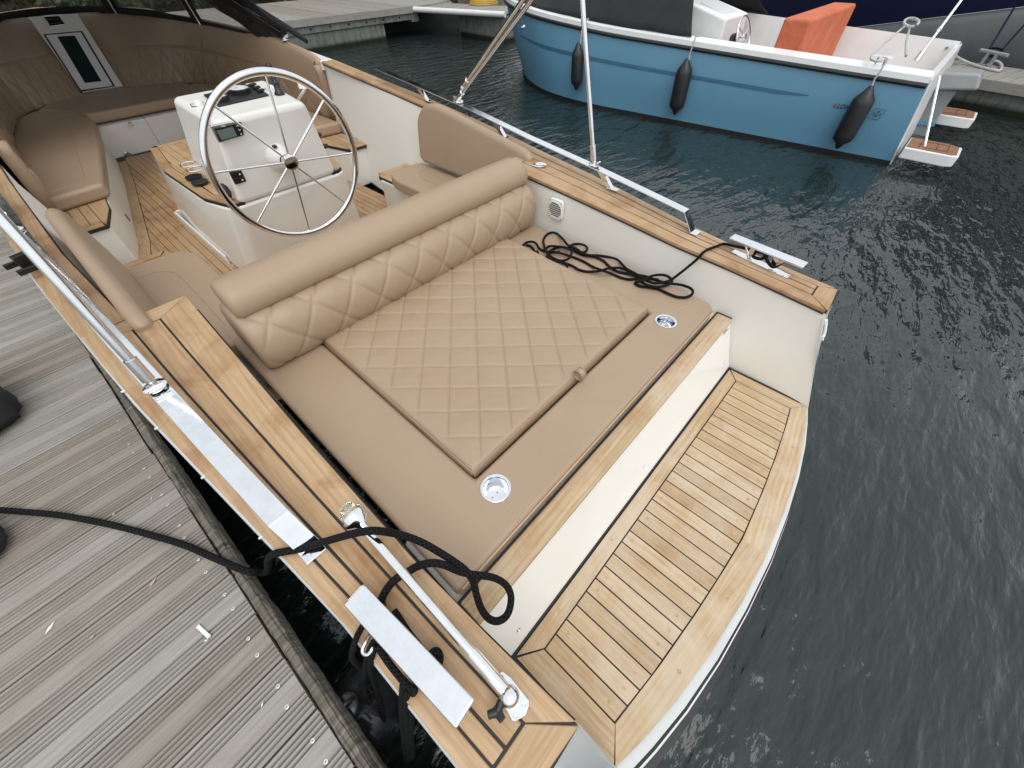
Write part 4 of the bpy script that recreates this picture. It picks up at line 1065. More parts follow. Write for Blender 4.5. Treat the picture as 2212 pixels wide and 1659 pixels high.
# ---------------------------------------------------------------- rails, poles, cleats
def rail_z(y): return zg(y)+.085
for s in (-1, 1):
    Y = [.66,1.0,1.4,1.8,2.3,2.9,3.5]; wr = .0265; Xr = [(.66,1.07),(1.0,1.098),(1.15,1.11),(1.6,1.145),(2.4,1.205),(3.5,1.24)]
    mb = MB(); V = []
    st_ = [(.655+.0, rail_z(.66), 0)]
    pts = [(Vector((XC+s*1.062, .598, zg(.6)+.006)))]
    C = [Vector((XC+s*1.062,.565,zg(.57)+.0085)), Vector((XC+s*1.063,.598,zg(.6)+.006)), Vector((XC+s*1.07,.665,rail_z(.66)))]+[Vector((XC+s*interp(Xr, y), y, rail_z(y))) for y in (.85,1.0,1.15,1.3,1.5,1.8,2.1,2.4,2.8,3.2,3.5)]
    for c in C: V += [c+Vector((-wr,0,0)), c+Vector((wr,0,0)), c+Vector((wr,0,-.006)), c+Vector((-wr,0,-.006))]
    F = []
    for i in range(len(C)-1): F += [[i*4+j, i*4+(j+1)%4, i*4+4+(j+1)%4, i*4+4+j] for j in range(4)]
    F += [[0,1,2,3],[len(V)-4,len(V)-3,len(V)-2,len(V)-1]]
    mb.add(V, F)
    ro = mb.build('hand_rail', 'satin', boat, bevel=.0015, seg=2)
    for y in (1.23, 2.13, 2.97):
        x = XC+s*interp(Xr, y); mb = MB(); zt = rail_z(y)-.008; z0 = zg(y)
        mb.hexa([(x-.012,y-.03,zt),(x+.012,y-.03,zt),(x+.012,y+.012,zt),(x-.012,y+.012,zt)], [(x-.014,y-.105,z0+.004),(x+.014,y-.105,z0+.004),(x+.014,y-.07,z0+.004),(x-.014,y-.07,z0+.004)])
        mb.box((x, y-.105, z0+.003), (.036,.07,.005)); mb.build('rail_bracket', 'satin', ro, bevel=.001)
    mb = MB(); c = Vector((XC+s*1.075,.583,zg(.58)+.007)); mb.lathe([(0,.007),(.002,.0065),(.0025,.003),(.001,0)], c, (0,0,1), 16); mb.build('rail_screw', 'steel', ro, smooth=True)
    # bimini legs standing on the rail
    B1 = Vector((XC+s*1.122, 1.285, rail_z(1.28)+.042)); E1 = B1+Vector((-s*.033,.163,.667)); D1 = E1-B1
    def legs(par_, B_, E_, r_=.0125):
        mb = MB(); mb.tube([B_, E_], r_, 14); return mb.build('bimini_pole', 'steel', par_, smooth=True)
    o = legs(boat, B1, B1+D1*2.0)
    mb = MB(); mb.tube([B1-D1*.02, B1+D1*.085], .0165, 16); mb.tube([B1-D1*.075, B1-D1*.01], [.008,.011], 10)
    mb.lathe([(0,.03),(.004,.031),(.009,.022),(.012,.012),(.03,.009),(.032,0)], Vector((B1.x, B1.y-.01, rail_z(1.28)+.004)), (0,0,1), 20)
    mb.box(B1-D1*.055, (.032,.012,.024), rot=.3); mb.tube([Vector((B1.x-.02,B1.y-.035,B1.z-.024)), Vector((B1.x+.02,B1.y-.035,B1.z-.024))], .007, 10)
    mb.build('pole_hinge', 'steel', o, smooth=True, angle=40)
    B2 = Vector((XC+s*1.215, 2.50, rail_z(2.5)+.03)); tgt = B1+D1*1.22
    D2 = tgt-B2; off = Vector((.0, .05, .012))
    o2 = legs(boat, B2, B2+D2*1.0); legs(o2, B2+D2*.09+off*.45, B2+D2*1.0+off)
    mb = MB(); mb.tube([B2-D2*.01, B2+D2*.05], .0165, 14); mb.tube([B2+D2*.11+off*.45, B2+D2*.15+off*.5], .0165, 14); mb.tube([B2+D2*.08, B2+D2*.085+off*.5], .018, 12)
    mb.lathe([(0,.032),(.005,.03),(.012,.016),(.03,.010),(.032,0)], Vector((B2.x, B2.y, rail_z(2.5)+.004)), (0,0,1), 18); mb.box((B2.x, B2.y+.02, rail_z(2.5)+.02), (.03,.04,.035))
    mb.build('pole_hinge', 'steel', o2, smooth=True, angle=40)
    mb = MB(); mb.tube([B2+Vector((0,-.09,-.035)), B2+Vector((.0,-.10,-.10))], .006, 6); mb.build('lashing', 'black', o2)
mb = MB(); zt = B1+D1*2; mb.tube([Vector((XC-(zt.x-XC), zt.y, zt.z)), Vector((XC-.6, zt.y, zt.z+.12)), Vector((XC+.6, zt.y, zt.z+.12)), zt], .0125, 12); mb.build('bimini_bow', 'steel', boat, smooth=True)
def cleat(s):
    cx, ya, yb_, z0, z1 = (XC-1.027, .073, .405, .655, .72) if s < 0 else (XC+1.020, .069, .409, .655, .72)
    root = thing('mooring_cleat', (cx, .24, z0), None, None); root.parent = boat; root.matrix_parent_inverse = Matrix.Translation(-wloc(boat))
    A = Vector((cx-s*(-.011), yb_, z1)); Bv = Vector((cx+s*(-.025 if s > 0 else .0)+(.029 if s < 0 else 0), ya, z1))
    if s < 0: A = Vector((-.089,.405,z1)); Bv = Vector((-.060,.073,z1))
    else: A = Vector((XC*2+.089,.409,z1)); Bv = Vector((XC*2+.052,.069,z1))
    d = (Bv-A).normalized(); n_ = Vector((-d.y, d.x, 0)); mb = MB()
    mb.box((A+Bv)/2-Vector((0,0,.007)), ((Bv-A).length, .054, .014), ax=(d, n_, Vector((0,0,1)))); mb.build('cleat_bar', 'satin', root, bevel=.0055, seg=4)
    mb = MB()
    for t, tt_ in ((.24,.34),(.76,.66)):
        for k in (-.017, .017):
            a_ = A.lerp(Bv, t)+n_*k-Vector((0,0,.012)); c_ = A.lerp(Bv, tt_)+n_*k*.8; c_.z = z0+.006; mb.tube([a_, c_], .0055, 8)
        a_ = A.lerp(Bv, tt_); mb.box((a_.x, a_.y, z0+.03), (.022,.03,.05), rot=math.atan2(d.y, d.x))
    mb.builds(3, 'cleat_leg', 'steel', root, smooth=True, angle=40)
    mb = MB(); P = []
    for t in [i/20 for i in range(21)]:
        c = A.lerp(Bv, .10+t*.80); c.z = zg(c.y)+.004; P.append((c, .021 if .1 < t < .9 else .018))
    mb.prism([c+n_*w_ for c, w_ in P]+[c-n_*w_ for c, w_ in P[::-1]], .004, gd=d); mb.build('cleat_base', 'satin', root, bevel=.001)
    mb = MB(); c = A.lerp(Bv, .87); c.z = zg(c.y)+.004
    for k in (-.009, .009): mb.lathe([(0,.006),(.002,.0055),(.0022,.002),(.0,.0)], c+n_*k+d*.006*(1 if k > 0 else -1), (0,0,1), 14)
    mb.build('cleat_screw', 'steel', root, smooth=True)
    return A, Bv, d, n_
cA, cB, cd, cn = cleat(-1); sA, sB, sd, sn = cleat(1)
# bolts on the outside of the cap
mb = MB()
for (px, py) in ((167,620),(315,876),(374,950),(459,1048),(596,1150)):
    p = W(px, py, .63); 
    y = min(max(p.y, .2), 3.3); mb.lathe([(0,.0038),(.008,.0038),(.012,.003),(.013,0)], Vector((XC-ho(y)+.004, y, zg(y)-.018)), (-1,0,.1), 12)
mb.builds(1, 'nozzle', 'white', boat, smooth=True)
c = W(52, 562, zg(3.1)-.01); mb = MB(); mb.box(c, (.05,.03,.05), rot=.3); mb.box(c+Vector((-.035,.02,-.01)), (.06,.012,.02), rot=.2); mb.box(c+Vector((-.01,-.045,-.02)), (.06,.014,.02), rot=.1); mb.tube([c+Vector((-.03,.06,.0)), c], .004, 6); mb.build('rail_clamp', 'black', boat, bevel=.003)
mb = MB(); c = WG(1165.5, 356, .002); mb.lathe([(0,.043),(.002,.044),(.004,.040),(.005,.02),(.003,0)], c, (0,0,1), 36); mb.build('deck_filler', 'steel', boat, smooth=True)
# round louvred vent on the inner wall
vc = Vector((XC+.885, 1.342, .617)); xa = Vector((0,1,0)); za = Vector((-.04,0,1)).normalized(); xn = Vector((-1,0,-.06)).normalized()
mb = MB(); P = []
for i in range(32):
    q = 2*math.pi*i/32; c_, s_ = math.cos(q), math.sin(q); k = .058/max(.0001, (abs(c_)**5+abs(s_)**5)**.2); P.append(vc+xa*c_*k*.88+za*s_*k+xn*.012)
mb.prism(P, .02, down=-xn); v_ = mb.build('wall_vent', 'plasticwhite', boat, bevel=.003)
mb = MB()
for k in range(-3, 4):
    hw = math.sqrt(max(0, .044**2-(k*.0115)**2)); mb.box(vc+za*k*.0115+xn*.014, (2*hw, .003, .0028), ax=(xa, xn, za))
for a_ in (-.041,.041):
    for b_ in (-.048,.048): mb.lathe([(.0,.0035),(.001,0)], vc+xa*a_+za*b_+xn*.0125, xn, 10)
mb.build('vent_slot', 'caulk', v_)
mb = MB(); mb.tube([vc+xa*.046*math.cos(q)+za*.046*math.sin(q)+xn*.013 for q in [i*math.pi/24 for i in range(48)]], .0022, 8, closed=True); mb.build('vent_ring', 'plasticwhite', v_, smooth=True)
# white loop handles on the stern quarters
for s in (-1, 1):
    c = Vector((-.012, -.165, .475)) if s < 0 else WX(1776, 713, 1.868)
    ax_ = Vector((0,-.42,-1)).normalized(); ou = Vector((s*.15,-1,.35)).normalized(); mb = MB()
    if s > 0: ou = Vector((1,-.25,.1)).normalized()
    a_, b_ = c+ax_*.040, c-ax_*.040
    mb.tube([a_, a_+ou*.02, a_*.75+b_*.25+ou*.024, a_*.25+b_*.75+ou*.024, b_+ou*.02, b_], .0065, 10); mb.box(a_, (.022,.008,.022), ax=(ou.cross(ax_), ou, ax_)); mb.box(b_, (.022,.008,.022), ax=(ou.cross(ax_), ou, ax_))
    mb.build('white_handle', 'plasticwhite', boat, smooth=True, bevel=.003)
# ---------------------------------------------------------------- hinged stern light pole
lp_ = thing('stern_light', (.015, .04, .66), None, None); lp_.parent = boat; lp_.matrix_parent_inverse = Matrix.Translation(-wloc(boat))
def z5(x, y): return (548.6+x*.3472, 1042.4+y*.3472)
b0 = W(*z5(1590,1330), .682); t0 = W(*z5(700,300), .725); ld = (t0-b0).normalized(); LL = (t0-b0).length
mb = MB(); P = [W(*z5(*q), zg(0)+.008) for q in ((1510,1195),(1545,1172),(1600,1215),(1712,1355),(1712,1385),(1690,1445),(1630,1488),(1605,1480),(1560,1400))]
mb.prism(P, .006); mb.build('mount_plate', 'satin', lp_, bevel=.0015)
mb = MB()
for q in ((1540,1210),(1685,1380),(1632,1457)): mb.lathe([(0,.0065),(.0018,.006),(.0018,.0025),(.0006,0)], W(*z5(*q), zg(0)+.0085), (0,0,1), 16)
mb.build('screws', 'steel', lp_, smooth=True)
mb = MB(); mb.lathe([(.0195*math.sin(q), max(.0, .0195*math.cos(q))) for q in [math.radians(-90+10*i) for i in range(19)]], b0, (0.5,-.5,.8), 28); mb.build('ball_joint', 'steel', lp_, smooth=True)
mb = MB(); mb.tube([b0+ld*.01, b0+ld*.105], .0138, 24); mb.build('sleeve', 'steel', lp_, smooth=True, angle=50)
mb = MB(); mb.tube([b0+ld*.10, b0+ld*(LL-.005)], .0108, 24); mb.build('pole', 'steel', lp_, smooth=True, angle=50)
kx = W(*z5(1515,1425), .676); mb = MB()
for k in range(3):
    q = k*math.pi*2/3+.4; mb.tube([kx, kx+Vector((math.cos(q)*.020, math.sin(q)*.016, .004))], [.009,.0075], 10)
mb.tube([kx-Vector((0,0,.012)), kx+Vector((0,0,.006))], .011, 14); mb.tube([kx, b0], .005, 8); mb.build('clamp_knob', 'black', lp_, smooth=True, angle=60)
mb = MB(); mb.lathe([(-.004,.011),(.012,.0125),(.020,.018),(.030,.026),(.036,.031),(.050,.031),(.052,.028)], t0, ld, 28); lh = mb.build('lamp_housing', 'steel', lp_, smooth=True, angle=50)
mb = MB(); PR = []
for i in range(13): PR.append((.052+i*.0026, .0245+(.0028 if i % 2 else 0)-(.0008*i if i > 6 else 0)))
PR += [(.090,.014),(.092,0)]
mb.lathe([(.052,.001)]+PR, t0, ld, 28); mb.build('lamp_lens', 'lens', lp_, smooth=True, angle=25)
mb = MB(); mb.lathe([(.05,.008),(.07,.008),(.075,0)], t0, ld, 12); mb.build('lamp_bulb', 'white', lh)
# ---------------------------------------------------------------- windscreen and canvas hood over the bow
hood = thing('sprayhood', (XC, 6.6, 1.05), 'black canvas sprayhood with clear panels standing over the bow sofa', 'canvas hood')
HZ = .62
WSC = [(1.225,4.75),(1.20,5.3),(1.13,6.0),(1.04,6.6),(.94,7.05),(.80,7.55),(.62,7.98),(.40,8.24),(.2,8.36),(0,8.40)]
def wsp(t):
    k = t*(len(WSC)-1); i = min(int(k), len(WSC)-2); q = k-i
    return WSC[i][0]+(WSC[i+1][0]-WSC[i][0])*q, WSC[i][1]+(WSC[i+1][1]-WSC[i][1])*q
def hoodpt(s, t, v):        # v 0..1 from the coaming up
    d, y = wsp(t); z0 = zg(y)+.01; top = min(HZ, .02+.50*t*2.2) if t < .5 else HZ
    lean = .06*v
    return Vector((XC+s*(d-lean), y-lean*.8*(t > .4), z0+v*top))
tA = W(611, 71, 1.02); tA = WX(611, 71, XC+1.19)
tB = WX(504.6, 0, XC+1.13)
TD = (tB-tA)
for s in (-1, 1):
    mb = MB(); mb.grid(lambda u, v: hoodpt(s, u, v*.93+.05), 60, 6); mb.build('clear_panel', 'vinyl', hood, smooth=True, angle=180)
    mb = MB(); mb.grid(lambda u, v: hoodpt(s, u, v*.10)+Vector((-s*.008,-.004,0)), 60, 2); o = mb.build('base_strip', 'canvas', hood, smooth=True, angle=180)
    md = o.modifiers.new('s', 'SOLIDIFY'); md.thickness = .008
    for (t0_, t1_) in ((.315,.355),(.655,.705)):
        mb = MB()
        def pf(u, v, t0_=t0_, t1_=t1_):
            w_ = 1+.35*(max(0, 1-v/.25)**2); tm = (t0_+t1_)/2; tt_ = tm+(u-.5)*(t1_-t0_)*w_
            return hoodpt(s, tt_, v)+Vector((-s*.012,-.010,0))
        mb.grid(pf, 8, 12); o = mb.build('canvas_post', 'canvas', hood, smooth=True, angle=180); md = o.modifiers.new('s', 'SOLIDIFY'); md.thickness = .008
        c0, c1 = pf(.35, 0), pf(.35, 1); mb = MB(); mb.tube([c0+Vector((-s*.02,-.03,0)), c1+Vector((-s*.02,-.03,0))], .011, 8); mb.build('hood_strut', 'steel', hood, smooth=True)
    A = Vector((XC+s*(tA.x-XC), tA.y, tA.z)); Bq = Vector((XC+s*(tB.x-XC), tB.y, tB.z)); D = Bq-A
    K = (1.74-A.z)/D.z
    mb = MB(); mb.tube([A, A+D*K], .013, 10); mb.build('hood_bow', 'steel', hood, smooth=True)
    # canvas gathered along the bow
    side = Vector((0,0,1)); pd = Vector((0, -D.z, D.y)).normalized()
    mb = MB()
    def cg(u, v):
        w0 = .03+.17*min(1, u*6); w1 = .05+.05*min(1, u*3)
        o_ = -w0+(w0+w1)*v; c = A+D*(K*u); wv_ = .012*math.sin(u*23+v*3)
        return c+pd*o_+Vector((s*(.018+wv_), 0, 0))
    mb.grid(cg, 60, 10); o = mb.build('canvas_side', 'canvas', hood, smooth=True, angle=180); md = o.modifiers.new('s', 'SOLIDIFY'); md.thickness = .012
    mb = MB(); e0 = WX(662, 89, XC+1.25); e1 = WX(575, 33, XC+1.22)
    P0 = Vector((XC+s*(e0.x-XC), e0.y, e0.z)); P1 = Vector((XC+s*(e1.x-XC), e1.y, e1.z))
    mb.tube([P0, P0.lerp(P1, .3)+Vector((0,0,.01)), P1, A+D*K+Vector((s*.03,-.03,0))], [.018,.026,.032,.035], 10); mb.build('aft_hem', 'canvas', hood, smooth=True)
    mb = MB(); mb.lathe([(0,.035),(.006,.034),(.01,.02),(.05,.014)], A-Vector((0,0,.05)), (0,0,1), 14); mb.box(A+Vector((0,-.02,-.01)), (.04,.05,.04)); mb.build('hood_hinge', 'steel', hood, smooth=True, angle=40)
AT = Vector((0, tA.y, tA.z))+Vector((0, TD.y, TD.z))*((1.78-tA.z)/TD.z)
mb = MB()
def roof(u, v):
    a_ = (u-.5)*2; hw = lerp(1.22, 1.0, v); y = lerp(4.9, 8.55-.75*a_*a_, v); z = lerp(1.72, 1.72, v)+.12*(1-a_*a_)
    return Vector((XC+a_*hw, y, z))
mb.grid(roof, 24, 16); o = mb.build('canvas_roof', 'canvas', hood, smooth=True, angle=180); md = o.modifiers.new('s', 'SOLIDIFY'); md.thickness = .012
# ---------------------------------------------------------------- ropes
def rope(name, paths, r, mat, label, cat='rope', group=None, parent=None, k=6, nn=20):
    mb = MB()
    for P in paths: mb.tube(smoothpath(P, k), r, nn)
    o = mb.build(name, mat, parent, smooth=True, angle=70)
    if label: tag(o, label, cat, group)
    return o
def c2(x, y): return (1124.6+x*.1984, 482.8+y*.1984)
def pth(f, pts, z, ends=None):
    P = []
    for i, q in enumerate(pts):
        zz = z if len(q) < 3 else q[2]; P.append(W(*f(q[0], q[1]), zz) if zz < 1 else WX(*f(q[0], q[1]), zz))
    return P
b = SZ+.009; c = b+.014; d_ = b+.028
pa = [(2212,222,.665),(2130,250,.668),(2045,280,.664),(2012,298,.660),(1980,322,1.842),(1925,385,1.832),(1850,450,1.82),(1750,530,1.78),(1650,605,d_),(1560,640,d_),(1450,650,d_),(1350,610,c),(1250,545,c),(1150,490,c),(1060,400,b),(980,370,b),(860,350,b),(760,345,c),(680,325,c),(600,270,d_),(520,240,d_),(460,170,c),(400,115,b),(340,98,b),(280,125,b),(247,185,b),(257,240,c),(270,300,c),(330,360,c),(420,402,c),(500,395,d_),(545,350,d_),(550,295,d_),(480,262,c),(390,265,b),(330,295,b),(310,350,b),(290,390,b)]
pb = [(430,312,b),(340,310,b),(260,300,b),(205,272,b),(165,215,c),(110,198,c),(50,215,b),(15,270,b),(32,340,b),(90,368,b),(145,345,b),(152,300,b),(110,250,b),(60,235,b)]
pc = [(180,300,b),(215,370,b),(290,428,b),(380,465,b),(450,490,b),(498,482,b),(500,450,c),(430,420,c),(350,400,c),(280,352,c)]
pd_ = [(400,395,c),(480,430,b),(560,460,b),(640,505,b),(740,525,b),(850,518,c),(950,490,c),(1060,482,c),(1150,505,b),(1240,560,b),(1320,640,c),(1400,676,c),(1500,690,c),(1600,668,c),(1648,625,c),(1600,575,c),(1520,558,c),(1420,575,d_),(1340,620,d_),(1250,635,c)]
pe = [(310,300,c),(420,320,c),(560,362,b),(680,410,b),(780,468,b),(900,515,d_),(1000,550,b),(1100,592,b),(1200,608,b),(1300,595,b),(1400,600,b),(1500,612,b)]
pf_ = [(1240,645,b),(1300,682,b),(1400,695,b),(1500,715,b),(1600,760,b),(1700,798,b),(1800,803,b),(1866,770,b),(1866,720,b),(1790,680,b),(1700,662,b),(1600,652,b),(1500,622,b),(1400,590,b)]
pg = [(540,240,c),(600,222,b),(680,232,b),(725,268,b),(705,305,b),(650,312,b),(580,290,b)]
ph = [(560,280,b),(640,325,b),(700,345,b),(800,362,b),(900,405,b),(970,470,b),(1050,520,b),(1150,545,b),(1280,560,c),(1400,585,b)]
pi_ = [(270,300,b),(300,250,b),(400,250,d_),(520,268,b),(600,300,b)]
# tail of the rope running up to the far cleat and wound round it
cw = [sA.lerp(sB, .15)+Vector((-.012,0,-.018)), sA.lerp(sB, .10)+Vector((-.03,.02,-.03))]
tail = [sA.lerp(sB, .36)+Vector((.012,0,-.035)), sA.lerp(sB, .26)+Vector((-.012,.0,-.028)), sA.lerp(sB, .13)+Vector((-.030,.02,-.030))]
P0 = tail+pth(c2, pa, b)
rope('mooring_rope', [P0]+[pth(c2, q, b) for q in (pb, pc, pd_, pe, pf_, pg, ph, pi_)], .0066, 'rope', 'tangled black rope lying on the sun pad and led up to the far cleat', 'rope')
wr = []
for (t0_, t1_, zt, zb2) in ((.34,.40,.0,.0),(.36,.66,0,0),(.62,.66,0,0)): pass
q1 = [sA.lerp(sB, .36)+sn*.020+Vector((0,0,-.045)), sA.lerp(sB, .40)-sn*.022+Vector((0,0,-.045)), sA.lerp(sB, .50)-sn*.018+Vector((0,0,-.042)), sA.lerp(sB, .52)+sn*.015+Vector((0,0,-.03)), sA.lerp(sB, .36)+sn*.022+Vector((0,0,-.04))]
q2 = [sA.lerp(sB, .48)+Vector((0,0,-.018)), sA.lerp(sB, .56)-sn*.026+Vector((0,0,-.03)), sA.lerp(sB, .68)-sn*.026+Vector((0,0,-.052)), sA.lerp(sB, .72)+sn*.018+Vector((0,0,-.05))]
rope('rope_turns', [q1, q2], .0072, 'rope', 'black rope turns wound around the legs of the far cleat', 'rope')
# near mooring line: dock -> gunwale -> loop -> cleat
def z8(x, y): return (x*.3472, 1083+y*.3472)
N = [W(*z8(x, y), z) for x, y, z in ((-60,50,.53),(80,60,.512),(230,72,.508),(380,88,.507),(540,115,.507),(700,148,.507),(830,180,.507),(950,213,.507),(1080,250,.507),(1200,292,.508),(1300,338,.512),(1400,380,.528),(1480,415,.535),(1560,440,.53))]
N += [W(*z5(x, y), z) for x, y, z in ((20,560,.50),(70,560,.49),(88,525,.53),(88,480,.60),(115,448,.66),(190,430,.675),(300,410,.675),(400,380,.68),(500,350,.70),(600,322,.745),(680,305,.765),(760,300,.758),(850,312,.71),(950,335,.672),(1050,375,.668),(1150,432,.66),(1250,495,.63),(1320,550,.60),(1365,620,.575),(1385,700,.555),(1415,785,.545),(1460,845,.535),(1515,862,.53),(1565,835,.53),(1592,780,.53),(1598,700,.535),(1565,635,.545),(1500,595,.565),(1430,580,.585),(1350,570,.595),(1270,550,.61),(1190,515,.65),(1110,500,.672),(1020,520,.675),(950,560,.70),(890,595,.706),(840,645,.68),(795,725,.672),(800,790,.668))]
N[14+37:] = N[14+37:]
rope('mooring_line', [N], .0092, 'rope', 'thick black braided line crossing the dock and looping over the near corner', 'rope', k=8, nn=24)
# ropes hanging at the near cleat, and the fender they carry
FC = W(785, 1528, .30)
def zz5(x, y, z): return W(*z5(x, y), z)
R1 = [zz5(770,735,.668), zz5(700,860,.668), zz5(672,900,.672), zz5(640,960,.668), zz5(618,1030,.655), zz5(610,1080,.61), zz5(630,1120,.57), zz5(670,1160,.52), zz5(685,1240,.46), zz5(690,1330,.43)]
R2 = [zz5(900,880,.67), zz5(790,950,.672), zz5(740,1000,.672), zz5(715,1050,.665), zz5(700,1100,.62), zz5(690,1180,.53), zz5(680,1260,.45), zz5(660,1330,.42)]
R3 = [zz5(760,1010,.672), zz5(735,1080,.655), zz5(725,1150,.60), zz5(745,1230,.50), zz5(775,1330,.42), zz5(800,1450,.36), zz5(815,1560,.30), zz5(830,1680,.22)]
R4 = [zz5(770,1020,.672), zz5(830,1110,.674), zz5(900,1200,.674), zz5(960,1265,.672), zz5(1000,1290,.668), zz5(985,1330,.62), zz5(975,1440,.56), zz5(975,1560,.50), zz5(985,1700,.42)]
R5 = [zz5(930,1230,.672), zz5(925,1290,.66), zz5(920,1370,.60), zz5(925,1470,.53), zz5(935,1600,.47), zz5(950,1720,.40)]
R6 = [zz5(960,1280,.672), zz5(950,1330,.645), zz5(945,1420,.58), zz5(955,1560,.50), zz5(965,1720,.40)]
rope('hanging_ropes', [R4, R5, R6], .0072, 'rope', 'bundle of black ropes hanging down from the near cleat to the water', 'rope')
kn = [zz5(690+22*math.sin(i*1.9)+6*math.cos(i*3.1), 1240+i*9, .445-.004*i+.012*math.cos(i*1.9)) for i in range(20)]
rope('fender_rope', [R1, R2, R3, kn, [p+Vector((.012,0,.004)) for p in kn[::2]]], .0068, 'rope', 'knotted black rope tying the round fender to the near cleat', 'rope')
R7 = [zz5(870,800,.668), zz5(910,860,.667), zz5(955,930,.667), zz5(1010,1000,.667), zz5(1080,1075,.669), zz5(1130,1050,.672), zz5(1155,1080,.668), zz5(1150,1130,.664)]
rope('rope_turns', [R7], .0085, 'rope', 'black rope turns tucked under the near cleat plate', 'rope')
mb = MB(); P = smoothpath([zz5(722,945,.69), zz5(700,985,.675), zz5(678,1030,.672), zz5(680,1060,.67), zz5(705,1070,.672), zz5(728,1050,.675), zz5(738,1022,.68)], 6)
mb.tube(P, [.0042]*(len(P)-4)+[.004,.003,.002,.001], 10); tag(mb.build('steel_hook', 'steel', None, smooth=True), 'small polished steel hook hanging beside the near cleat plate', 'hook')
fe = thing('fender', FC-Vector((0,0,.5)), 'round black rubber fender squeezed between the dock and the boat', 'fender')
mb = MB(); prof = [(-.55,.0),(-.53,.06),(-.48,.10),(-.1,.105),(0,.098),(.05,.080),(.085,.052),(.105,.032),(.125,.028),(.140,.027),(.145,0)]
PS = smoothpath([Vector((a_, b_, 0)) for a_, b_ in prof], 4); mb.lathe([(p.x, max(0, p.y)) for p in PS], FC, (0,0,1), 40); mb.build('fender_body', 'gloss_rubber', fe, smooth=True, angle=180)
mb = MB(); mb.tube([FC+Vector((.02*math.cos(q), 0, .14+.02*math.sin(q))) for q in [i*math.pi/8 for i in range(9)]], .006, 8); mb.build('fender_eye', 'rubber', fe, smooth=True)
# black bag and dark shoe-like bundle at the left edge of the dock
bg_ = thing('duffel_bag', W(-40, 800, DZ), 'slumped black fabric bag standing on the dock planks', 'bag')
def blob(c, rx, ry, rz, seed, nm, par, mat='bag', ax=0., amp=.12):
    mb = MB()
    def f(u, v):
        th = u*2*math.pi; ph = (v-.5)*math.pi; cx_, sx_ = math.cos(ph), math.sin(ph)
        sg = lambda t, e: math.copysign(abs(t)**e, t)
        x, y, z = rx*sg(cx_, .6)*sg(math.cos(th), .7), ry*sg(cx_, .6)*sg(math.sin(th), .7), rz*sg(sx_, .7)
        k = 1+amp*1.6*noise.noise(Vector((x*7+seed, y*7, z*7)))-1.1*amp*abs(noise.noise(Vector((x*14+y*9, y*12+seed, z*6))))-.6*amp*abs(noise.noise(Vector((x*30, y*24+seed, z*14))))
        xr = x*math.cos(ax)-y*math.sin(ax); yr = x*math.sin(ax)+y*math.cos(ax)
        return Vector((c[0]+xr*k, c[1]+yr*k, max(DZ+.001, c[2]+z*k)))
    mb.grid(f, 72, 40); return mb.build(nm, mat, par, smooth=True, angle=180)
blob((-.815, 2.02, .60), .21, .20, .13, 1, 'bag_body', bg_, ax=.2)
mb = MB(); mb.tube(smoothpath([Vector((-.80,1.90,.72)), Vector((-.76,1.93,.78)), Vector((-.76,2.03,.78)), Vector((-.82,2.10,.72))], 5), .008, 8); mb.build('bag_handle', 'bag', bg_, smooth=True)
tag(blob((-.825, 1.38, .55), .12, .09, .06, 5, 'dark_bundle', None, ax=.5), 'small dark fabric bundle at the left edge where the black line starts', 'bundle')
# ================================================================== BLUE BOAT
BX = 7.38
bb = thing('blue_boat', (BX, 3.2, 0), 'light blue motor boat with white decks, orange seat covers and black bow canopy', 'boat')
SH = [(6.155,.17,.735),(6.10,.9,.76),(6.07,1.5,.78),(6.00,2.6,.82),(5.94,3.6,.86),(5.95,4.3,.90),(6.04,5.0,.94),(6.22,5.5,.97),(6.52,6.05,1.0),(6.95,6.55,1.03),(BX,6.85,1.06)]
WLn = [(6.17,.06,0),(6.12,.7,0),(6.07,1.3,0),(6.0,2.2,0),(5.93,3.1,0),(5.88,3.8,0),(5.95,4.5,0),(6.15,5.05,0),(6.5,5.6,0),(6.93,6.05,0),(BX-.02,6.4,0)]
shp = smoothpath([Vector(p) for p in SH], 4); wlp = smoothpath([Vector(p) for p in WLn], 4)
def mir(p, s): return Vector((BX+s*(p.x-BX)*-1, p.y, p.z)) if s > 0 else Vector(p)
